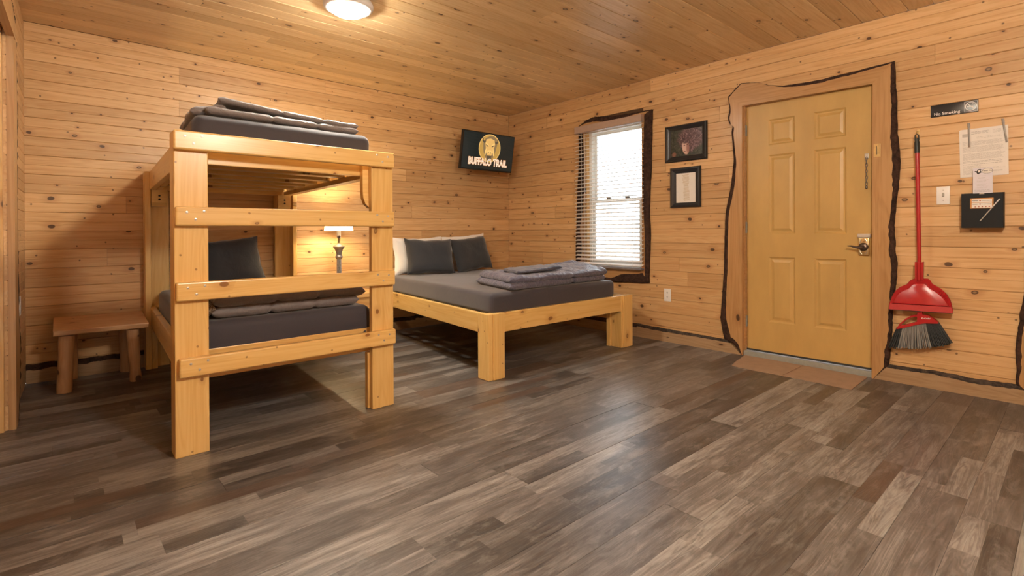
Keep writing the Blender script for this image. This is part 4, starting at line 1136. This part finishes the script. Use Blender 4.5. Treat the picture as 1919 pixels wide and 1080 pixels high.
prnt('buffalo_beard', [(cx - 0.035, cy - 0.085), (cx + 0.035, cy - 0.085), (cx + 0.022, cy - 0.14), (cx, cy - 0.155), (cx - 0.022, cy - 0.14)], zt + .0026, DARK, sc, Wt)
for off, mt, dz in ((0.0075, ORANGE, 0.0034), (0.0036, WHITE, 0.0042), (0.0, lum('amber letter core', (0.55, 0.33, 0.16), 1.0), 0.005)):
    text('logo_lettering', 'BUFFALO TRAIL', 0.096, mt, sc, Wt @ Matrix.Translation((0.0, -0.122, dz)) @ Matrix.Diagonal((0.83, 1.12, 1, 1)), extrude=0.0002, offset=off, space=1.04)
bmm = bm_box((-0.11, -0.11, -0.06), (0.11, 0.11, -0.045), 0.002)
mesh_obj('mount_plate', bmm, M['darksteel'], tv, Wt)
beam('mount_arm', tv_c + Vector((0, 0.05, 0)), (-0.5, -0.012, 1.98), 0.05, 0.03, M['darksteel'], tv, (0, 0, 1), 0.003)
box('wall_plate', (-0.56, -0.016, 1.86), (-0.44, -0.0005, 2.10), M['darksteel'], tv, 0.002)

# ------------------------------------------------------------------ right wall fixtures; local X along -y, Y up, Z into the room
def on_wall(name, y, z, label, cat, group=None, roll=0.0, x=0.0):
    W = frame(Vector((0, -1, 0)), Vector((0, 0, 1)), Vector((-1, 0, 0)), (x - 0.0006, y, z)) @ Matrix.Rotation(roll, 4, 'Z')
    o = link(bpy.data.objects.new(name, None), None, W); o.empty_display_size = 0.03
    return tag(o, label, cat, group), W
def pbox(name, lo, hi, mat, par, W, bevel=0.0, seg=2): return mesh_obj(name, bm_box(lo, hi, bevel, seg), mat, par, W, 40 if bevel else None)

# sign
sg, Ws = on_wall('no_smoking_sign', -4.390, 1.841, 'black plastic sign with white lettering and no-smoking symbol above the papers', 'sign')
pbox('sign_plate', (-0.118, -0.039, 0), (0.118, 0.039, 0.006), M['black'], sg, Ws, 0.002)
text('lettering', 'No Smoking', 0.0255, M['signwhite'], sg, Ws @ Matrix.Translation((-0.035, -0.022, 0.0064)), extrude=0.0003, offset=0.0004, space=1.03)
sym = mesh_obj('symbol_border', bm_prism(ell(0, 0, 0.0335, 0.0335, 4, PI / 4, 2.25 * PI), 0.0062, 0.0066, holes=[ell(0, 0, 0.0318, 0.0318, 4, PI / 4, 2.25 * PI)]), M['signwhite'], sg, Ws @ Matrix.Translation((0.083, 0.0, 0)) @ Matrix.Diagonal((1.35, 1.40, 1, 1)))
Wy = Ws @ Matrix.Translation((0.083, 0.001, 0))
mesh_obj('prohibition_ring', bm_prism(ell(0, 0, 0.0285, 0.0285, 40), 0.0062, 0.0068, holes=[ell(0, 0, 0.0245, 0.0245, 40)]), M['signwhite'], sg, Wy)
pbox('cigarette', (-0.019, -0.004, 0.0062), (0.012, 0.001, 0.0066), M['signwhite'], sg, Wy)
mesh_obj('smoke_curl', bm_tube([(0.013, 0.001, 0.0066), (0.016, 0.006, 0.0066), (0.010, 0.009, 0.0066), (0.006, 0.012, 0.0066), (0.010, 0.016, 0.0066)], 0.0011, 5), M['signwhite'], sg, Wy)
pbox('prohibition_bar', (-0.026, -0.002, 0.0064), (0.026, 0.002, 0.0070), M['signwhite'], sg, Wy @ Matrix.Rotation(-PI / 4, 4, 'Z'))

# stapled pages: real sheets with printed lines
rp = random.Random(3)
def lines(par, W, x0, x1, ys_, z, mat, hgt=0.0016, name='printed_lines', jit=0.1, words_=True):
    b2 = bmesh.new()
    for y in ys_:
        x = x0; xe = x1 - rp.random() * jit * (x1 - x0)
        while x < xe:
            L = rp.uniform(0.006, 0.022) if words_ else xe - x
            bm_box((x, y - hgt / 2, z), (min(x + L, xe), y + hgt / 2, z + 0.0002), bm=b2)
            x += L + 0.0022
    o = mesh_obj(name, b2, mat, par, W); o['kind'] = 'stuff'
    return o
dc, Wd = on_wall('notice_papers', -4.531, 1.543, 'sheaf of white printed pages clipped to the wall above the pocket', 'papers', roll=math.radians(1.0))
pbox('page', (-0.113, -0.152, 0.001), (0.112, 0.152, 0.0022), M['paper'], dc, Wd)
pbox('page', (-0.109, -0.150, 0.0024), (0.113, 0.154, 0.0036), M['paper'], dc, Wd @ Matrix.Rotation(math.radians(-0.6), 4, 'Z'))
zz = 0.0038
pbox('page_stamp', (-0.098, 0.105, zz), (-0.072, 0.126, zz + 0.0002), M['ink_grey'], dc, Wd)
lines(dc, Wd, -0.055, 0.028, [0.134, 0.128, 0.121], zz, M['ink_mid'], 0.0020)
lines(dc, Wd, 0.045, 0.085, [0.136, 0.130, 0.124, 0.118], zz, M['ink_grey'])
lines(dc, Wd, -0.03, 0.09, [0.098, 0.091], zz, M['ink_grey'])
lines(dc, Wd, -0.098, 0.098, [0.073 - k * 0.0046 for k in range(6)], zz, M['ink_grey'])
lines(dc, Wd, -0.098, 0.098, [0.040 - k * 0.0046 for k in range(8)], zz, M['ink_grey'])
lines(dc, Wd, -0.098, 0.098, [-0.004 - k * 0.0046 for k in range(9)], zz, M['ink_grey'])
lines(dc, Wd, -0.098, 0.09, [-0.053, -0.060, -0.072], zz, M['ink_mid'])
lines(dc, Wd, -0.098, 0.098, [-0.082 - k * 0.0052 for k in range(11)], zz, M['ink_grey'], jit=0.6)
for (yt, yb_, zt_, zb_, lb) in ((-4.462, -4.465, 1.736, 1.580, 'flat grey metal clip holding the left edge of the papers'), (-4.619, -4.637, 1.738, 1.589, 'slanted grey metal clip holding the right edge of the papers')):
    ang = math.atan2(-(yb_ - yt), -(zb_ - zt_))
    o, Wc = on_wall('paper_clip', (yt + yb_) / 2, (zt_ + zb_) / 2, lb, 'clip', 'clips on the papers', roll=ang)
    L = math.hypot(yt - yb_, zt_ - zb_)
    pbox('clip_bar', (-0.005, -L / 2, 0.0045), (0.005, L / 2, 0.009), M['darksteel'], o, Wc, 0.001)
    pbox('clip_head', (-0.006, L / 2 - 0.028, 0.0), (0.006, L / 2, 0.010), M['darksteel'], o, Wc, 0.001)

# pocket, card, sticker, pen
bxo, Wb = on_wall('wall_pocket', -4.532, 1.174, 'black pocket box mounted on the wall below the papers', 'box')
bm = bmesh.new()
for lo, hi in (((-0.096, -0.108, 0), (0.096, 0.112, 0.004)), ((-0.096, -0.108, 0.086), (0.096, 0.106, 0.09)), ((-0.096, -0.108, 0.004), (0.096, -0.104, 0.086)), ((-0.096, -0.104, 0.004), (-0.092, 0.108, 0.086)), ((0.092, -0.104, 0.004), (0.096, 0.108, 0.086))):
    bm_box(lo, hi, 0.0008, 1, bm)
mesh_obj('pocket_body', bm, M['charcoal_box'], bxo, Wb)
mesh_obj('thumb_notch', bm_prism(ell(0, 0.100, 0.012, 0.008, 16, 0, PI * 1.06), 0.0901, 0.0906), M['keypad'], bxo, Wb)
lbz = 0.0903
stk = pbox('sticker', (-0.054, 0.012, lbz), (0.053, 0.076, lbz + 0.0004), M['ink_orange'], bxo, Wb); stk['label'] = 'orange edged sticker with two lines of lettering'
pbox('sticker_band', (-0.047, 0.050, lbz + .0005), (0.046, 0.070, lbz + 0.0007), M['paper'], stk, Wb)
pbox('sticker_band', (-0.047, 0.016, lbz + .0005), (0.046, 0.047, lbz + 0.0007), M['paper'], stk, Wb)
for y in (0.060, 0.039):
    for x0, x1 in ((-0.044, -0.018), (0.000, 0.042)):
        sp = [(x0 + (x1 - x0) * q / 40, y + 0.0028 * math.sin(q * 1.35) * (1.3 if q % 13 < 3 else 0.8), lbz + 0.0009) for q in range(41)]
        mesh_obj('sticker_script', bm_tube(sp, 0.0005, 4), M['ink'], stk, Wb)
    hp = [(math.sin(q) ** 3 * 0.005, (13 * math.cos(q) - 5 * math.cos(2 * q) - 2 * math.cos(3 * q) - math.cos(4 * q)) / 16 * 0.005) for q in [2 * PI * k / 24 for k in range(24)]]
    mesh_obj('sticker_heart', bm_prism([(x - 0.008, v + y) for x, v in hp], lbz + .0008, lbz + .0011), M['ink_red'], stk, Wb)
for k in range(5):
    prnt('sticker_dot', ell(-0.030 + k * 0.016, 0.022, 0.004, 0.003, 10), lbz + .0008, M['ink_red'], stk, Wb)
cd_, Wcd = on_wall('info_card', -4.532, 1.335, 'pale lilac info card with a cow-head logo standing in the pocket', 'card')
pbox('card_sheet', (-0.046, -0.13, 0.046), (0.046, 0.104, 0.0468), M['lilac'], cd_, Wcd)
oz = 0.0470
mesh_obj('oval_outline', bm_prism(ell(0.020, 0.085, 0.0265, 0.0155, 36), oz, oz + 0.0002), M['ink'], cd_, Wcd)
mesh_obj('oval_field', bm_prism(ell(0.020, 0.085, 0.0252, 0.0142, 36), oz + .0002, oz + 0.0004), M['paper'], cd_, Wcd)
text('card_lettering', 'Thank You', 0.0112, M['ink'], cd_, Wcd @ Matrix.Translation((0.020, 0.086, oz + 0.0006)), extrude=0.0001, shear=0.25, offset=0.0002)
lines(cd_, Wcd, 0.006, 0.034, [0.068], oz, M['ink_mid'], 0.0008)
cow = [(-0.040, 0.084), (-0.033, 0.088), (-0.027, 0.086), (-0.024, 0.096), (-0.012, 0.099), (-0.004, 0.093), (-0.010, 0.092), (-0.009, 0.084), (-0.004, 0.078), (-0.010, 0.074), (-0.016, 0.070), (-0.022, 0.064), (-0.026, 0.070), (-0.030, 0.080)]
mesh_obj('cow_head_logo', bm_prism(cow, oz, oz + 0.0003), M['ink'], cd_, Wcd)
mesh_obj('cow_face_patch', bm_prism([(-0.022, 0.090), (-0.014, 0.093), (-0.012, 0.082), (-0.019, 0.076), (-0.022, 0.082)], oz + .0003, oz + 0.0005), M['paper'], cd_, Wcd)
lines(cd_, Wcd, -0.025, 0.020, [0.056], oz, M['ink_grey'], 0.0012)
lines(cd_, Wcd, -0.022, 0.012, [0.044, 0.041], oz, M['ink_grey'], 0.0016)
lines(cd_, Wcd, -0.028, 0.030, [0.030, 0.024, 0.018, 0.006, 0.000, -0.006, -0.014, -0.020], oz, M['ink_grey'], 0.0012, jit=0.3)
lines(cd_, Wcd, -0.040, 0.040, [-0.032, -0.038, -0.044], oz, M['ink_mid'], 0.0012)
pn, Wp = on_wall('pen', -4.567, 1.172, 'slim grey pen clipped at a slant on the pocket front', 'pen', roll=math.radians(56))
Wp2 = Wp @ Matrix.Translation((0, 0, 0.0945))
mesh_obj('pen_barrel', bm_tube([(-0.078, 0, 0), (0.05, 0, 0)], [0.0028, 0.0032], 8), M['ink_grey'], pn, Wp2)
mesh_obj('pen_cap', bm_tube([(0.03, 0, 0), (0.082, 0, 0)], [0.0042, 0.0048], 8), M['steel'], pn, Wp2)
pn.matrix_basis = Wp; 

# switch and outlets
sw, Ww = on_wall('light_switch', -4.336, 1.281, 'white single toggle light switch between broom and pocket', 'switch')
pbox('cover_plate', (-0.034, -0.059, 0), (0.034, 0.059, 0.006), M['plate'], sw, Ww, 0.002)
pbox('toggle', (-0.005, -0.010, 0.006), (0.005, 0.012, 0.016), M['toggle'], sw, Ww @ Matrix.Rotation(math.radians(-12), 4, 'X'), 0.001)
for y in (-0.034, 0.034): mesh_obj('screw', bm_lathe([(0.003, 0), (0.003, 0.001), (0, 0.0015)], 8), M['toggle'], sw, Ww @ Matrix.Translation((0, y, 0.006)))
def outlet(o, Wo):
    pbox('cover_plate', (-0.037, -0.060, 0), (0.037, 0.060, 0.006), M['plate'], o, Wo, 0.002)
    for y in (-0.022, 0.022):
        rc = mesh_obj('receptacle', bm_prism(ell(0, y, 0.015, 0.0145, 20), 0.006, 0.0072), M['plate'], o, Wo)
        for x in (-0.006, 0.006): pbox('slot', (x - 0.0012, y + 0.000, 0.0072), (x + 0.0012, y + 0.009, 0.0074), M['slot'], rc, Wo)
        mesh_obj('slot', bm_prism(ell(0, y - 0.007, 0.0025, 0.0025, 10), 0.0072, 0.0074), M['slot'], rc, Wo)
o1, W1 = on_wall('wall_outlet', -2.302, 0.443, 'white wall outlet below the small framed print', 'outlet', 'wall outlets'); outlet(o1, W1)
Wol = ML @ Matrix.Translation((-0.48, 0.60, 0.0005))
o2 = link(bpy.data.objects.new('wall_outlet', None), None, Wol); tag(o2, 'white wall outlet low on the short left wall near the bench', 'outlet', 'wall outlets'); outlet(o2, Wol)

# pictures
def picture(y0, y1, z0, z1, iy0, iy1, iz0, iz1, label, mat):
    o, W = on_wall('framed_picture', (y0 + y1) / 2, (z0 + z1) / 2, label, 'picture', 'black framed pictures')
    hw, hh = abs(y1 - y0) / 2, (z1 - z0) / 2
    ix0, ix1 = -(iy0) + (y0 + y1) / 2, -(iy1) + (y0 + y1) / 2; jz0, jz1 = iz0 - (z0 + z1) / 2, iz1 - (z0 + z1) / 2
    b2 = bmesh.new()
    outr = [(-hw, -hh), (hw, -hh), (hw, hh), (-hw, hh)]; inn = [(ix0, jz0), (ix1, jz0), (ix1, jz1), (ix0, jz1)]
    rings = []
    for f, z in ((0, 0), (0, 0.012), (0.15, 0.022), (0.35, 0.024), (0.55, 0.018), (0.7, 0.016), (1.0, 0.010), (1.0, 0.0)):
        rings.append([b2.verts.new((a[0] + (c[0] - a[0]) * f, a[1] + (c[1] - a[1]) * f, z)) for a, c in zip(outr, inn)])
    for r0, r1 in zip(rings, rings[1:]):
        for k in range(4): b2.faces.new((r0[k], r0[(k + 1) % 4], r1[(k + 1) % 4], r1[k]))
    mesh_obj('picture_frame', b2, M['black'], o, W)
    c_ = ((ix0 + ix1) / 2, (jz0 + jz1) / 2)
    p = mesh_obj('print', bm_box((-(ix1 - ix0) / 2, -(jz1 - jz0) / 2, 0), ((ix1 - ix0) / 2, (jz1 - jz0) / 2, 0.002)), mat, o, W @ Matrix.Translation((c_[0], c_[1], 0.006)))
    return p, W @ Matrix.Translation((c_[0], c_[1], 0.0082))
picture(-2.287, -2.709, 1.704, 2.047, -2.346, -2.663, 1.753, 2.000, 'black framed portrait of a curly haired woman, the upper picture', M['portrait'])
pp, Wpp = picture(-2.338, -2.646, 1.274, 1.648, -2.401, -2.596, 1.320, 1.593, 'black framed pale text print, the lower picture', M['paper'])
tanp = plain('tan print', (0.60, 0.50, 0.38), 0.8)
b2 = bmesh.new()
for k in range(22):
    y = 0.118 - k * 0.0112
    hw = 0.030 + rp.uniform(-0.008, 0.006)
    bm_box((0.004 - hw, y - 0.0030, 0), (0.004 + hw, y + 0.0030, 0.0003), bm=b2)
    for v in b2.verts[-8:] if False else []: pass
pl_ = mesh_obj('printed_lines', b2, tanp, pp, Wpp @ Matrix.Rotation(math.radians(3), 4, 'Z')); pl_['kind'] = 'stuff'

# ------------------------------------------------------------------ broom, dustpan, hook, doormat
hk = thing('wall_hook', (0, -4.207, 1.705), 'small brass hook the broom hangs from', 'hook')
mesh_obj('hook_body', bm_tube([(-0.001, -4.207, 1.72), (-0.02, -4.207, 1.72), (-0.045, -4.207, 1.708), (-0.062, -4.207, 1.692), (-0.072, -4.207, 1.70), (-0.074, -4.207, 1.712)], 0.003, 8), M['brass'], hk, smooth=60)
mesh_obj('hook_plate', bm_box((-0.003, -4.215, 1.70), (0.0, -4.199, 1.735), 0.001), M['brass'], hk)
YX = Matrix(((0, 0, -1, 0), (1, 0, 0, 0), (0, 1, 0, 0), (0, 0, 0, 1)))     # (y, z, d) -> (-d, y, z)
br_ = thing('broom', (-0.06, -4.215, 0.25), 'red handled angle broom with grey bristles hanging beside the door', 'broom')
mesh_obj('handle', bm_tube([(-0.058, -4.210, 1.60), (-0.058, -4.218, 1.0), (-0.055, -4.224, 0.50)], 0.0115, 14), M['red'], br_, smooth=60)
mesh_obj('hang_cap', bm_tube([(-0.058, -4.2095, 1.57), (-0.058, -4.2088, 1.64), (-0.058, -4.2083, 1.668)], [0.0145, 0.0145, 0.008], 14), M['rubber'], br_, smooth=60)
mesh_obj('hang_loop', bm_tube([(-0.058, -4.219, 1.655), (-0.058, -4.217, 1.688), (-0.058, -4.2075, 1.698), (-0.058, -4.199, 1.688), (-0.058, -4.198, 1.655)], 0.0035, 8), M['rubber'], br_, smooth=60)
fo = [(-4.097, 0.377), (-4.115, 0.415), (-4.150, 0.456), (-4.183, 0.481), (-4.212, 0.491), (-4.212, 0.520), (-4.238, 0.520), (-4.238, 0.494), (-4.272, 0.489), (-4.295, 0.474), (-4.318, 0.454), (-4.321, 0.444), (-4.295, 0.441), (-4.245, 0.436), (-4.183, 0.411), (-4.135, 0.388)]
ho = [(-4.118, 0.402), (-4.150, 0.444), (-4.183, 0.469), (-4.211, 0.476), (-4.211, 0.442), (-4.164, 0.421)]
hd = mesh_obj('broom_head', bm_prism(fo, 0.040, 0.078, holes=[ho]), M['red'], br_, YX)
text('brand_lettering', 'O-Cedar', 0.013, M['signwhite'], hd, frame(Vector((0, -1, 0)), Vector((0, 0, 1)), Vector((-1, 0, 0)), (-0.0785, -4.258, 0.470)) @ Matrix.Rotation(math.radians(5), 4, 'Z'), extrude=0.0002, offset=0.0003)
top_l, top_r = Vector((-4.100, 0.380)), Vector((-4.320, 0.446)); bot_l, bot_r = Vector((-4.055, 0.243)), Vector((-4.388, 0.322))
b3 = {'bristles': bmesh.new(), 'corner_bristles': bmesh.new()}
nb = 46
for row in range(3):
    for k in range(nb):
        f = (k + 0.5 * (row % 2)) / nb
        key = 'bristles' if 0.15 < f < 0.70 else 'corner_bristles'
        a = top_l.lerp(top_r, f); g_ = bot_l.lerp(bot_r, f); g_ = g_ + Vector((rp.uniform(-.004, .004), rp.uniform(-.008, .008) - 0.014 * math.sin(PI * f)))
        d_ = 0.046 + row * 0.011
        bm_tube([YX @ Vector((a.x, a.y + 0.008, d_)), YX @ Vector((g_.x, g_.y, d_ + (row - 1) * 0.010 + rp.uniform(-.003, .003)))], [0.0028, 0.0034 if key == 'bristles' else 0.0042], 5, b3[key])
for k, bb in b3.items():
    o = mesh_obj(k, bb, M['bristle' if k == 'bristles' else 'bristle_dark'], br_); o['kind'] = 'stuff'

dp = thing('dustpan', (-0.09, -4.225, 0.51), 'red dustpan clipped onto the broom handle', 'dustpan')
po_ = [(-4.200, 0.731), (-4.176, 0.718), (-4.157, 0.690), (-4.118, 0.666), (-4.093, 0.639), (-4.073, 0.598), (-4.060, 0.551), (-4.058, 0.513), (-4.392, 0.523), (-4.395, 0.536), (-4.382, 0.600), (-4.364, 0.639), (-4.333, 0.674), (-4.290, 0.702), (-4.281, 0.722), (-4.270, 0.733), (-4.246, 0.734)]
pi_ = [(-4.200, 0.700), (-4.186, 0.690), (-4.168, 0.664), (-4.131, 0.642), (-4.108, 0.618), (-4.090, 0.587), (-4.080, 0.556), (-4.075, 0.552), (-4.376, 0.561), (-4.374, 0.566), (-4.362, 0.598), (-4.345, 0.622), (-4.318, 0.648), (-4.278, 0.676), (-4.268, 0.690), (-4.258, 0.702), (-4.246, 0.704)]
b2 = bmesh.new(); rings = []
def sc_(pts, k, c=(-4.225, 0.62)): return [(c[0] + (x - c[0]) * k, c[1] + (y - c[1]) * k) for x, y in pts]
for pts, dpt in ((po_, 0.072), (po_, 0.080), (sc_(po_, 0.975), 0.084), (pi_, 0.080), (sc_(pi_, 0.985), 0.092), (sc_(pi_, 0.93), 0.096)):
    rings.append([b2.verts.new((x, y, dpt)) for x, y in pts])
for r0, r1 in zip(rings, rings[1:]):
    n_ = len(r0)
    for k in range(n_): b2.faces.new((r0[k], r0[(k + 1) % n_], r1[(k + 1) % n_], r1[k]))
b2.faces.new(rings[0]); b2.faces.new(rings[-1])
mesh_obj('pan', b2, M['red'], dp, YX, 50)
lipm = mesh_obj('lip', bm_prism([(-4.066, 0.551), (-4.389, 0.560), (-4.394, 0.522), (-4.059, 0.512)], 0.080, 0.095), M['redlip'], dp, YX)
mesh_obj('rubber_edge', bm_prism([(-4.058, 0.514), (-4.394, 0.524), (-4.394, 0.518), (-4.058, 0.508)], 0.074, 0.094), M['rubber'], lipm, YX)
mesh_obj('grip_sleeve', bm_prism([(-4.202, 0.842), (-4.216, 0.840), (-4.233, 0.840), (-4.247, 0.844), (-4.245, 0.725), (-4.203, 0.725)], 0.066, 0.092), M['red'], dp, YX)
mesh_obj('sleeve_ridge', bm_tube([(-0.090, -4.222, 0.842), (-0.092, -4.224, 0.72)], 0.011, 10), M['red'], dp, smooth=60)
for k in range(4):
    y, z = -4.335 - k * 0.011, 0.664 - k * 0.012
    mesh_obj('comb_tooth', bm_tube([(-0.086, y + 0.008, z - 0.016), (-0.094, y + 0.003, z - 0.008), (-0.088, y, z)], 0.003, 6), M['red'], dp)

b2 = bmesh.new()
mo = [(-0.020, -3.045), (-0.030, -3.92), (-0.455, -3.932), (-0.44, -3.60), (-0.448, -3.3), (-0.432, -3.124), (-0.3, -3.09)]
vs_t = [b2.verts.new((x, y, 0.0035 + 0.004 * abs(noise.noise(Vector((x * 6, y * 3, 0)))))) for x, y in mo]; vs_b = [b2.verts.new((x, y, 0.0006)) for x, y in mo]
b2.faces.new(vs_t); b2.faces.new(vs_b[::-1])
for k in range(len(mo)): b2.faces.new((vs_t[k], vs_t[(k + 1) % len(mo)], vs_b[(k + 1) % len(mo)], vs_b[k]))
mt_ = mesh_obj('cardboard_mat', b2, M['cardboard']); tag(mt_, 'flattened brown cardboard lying on the floor before the yellow door', 'mat')
mesh_obj('fold_line', bm_box((-0.44, -3.502, 0.0072), (-0.03, -3.498, 0.0076)), plain('cardboard crease', (0.22, 0.125, 0.07), 0.9), mt_)
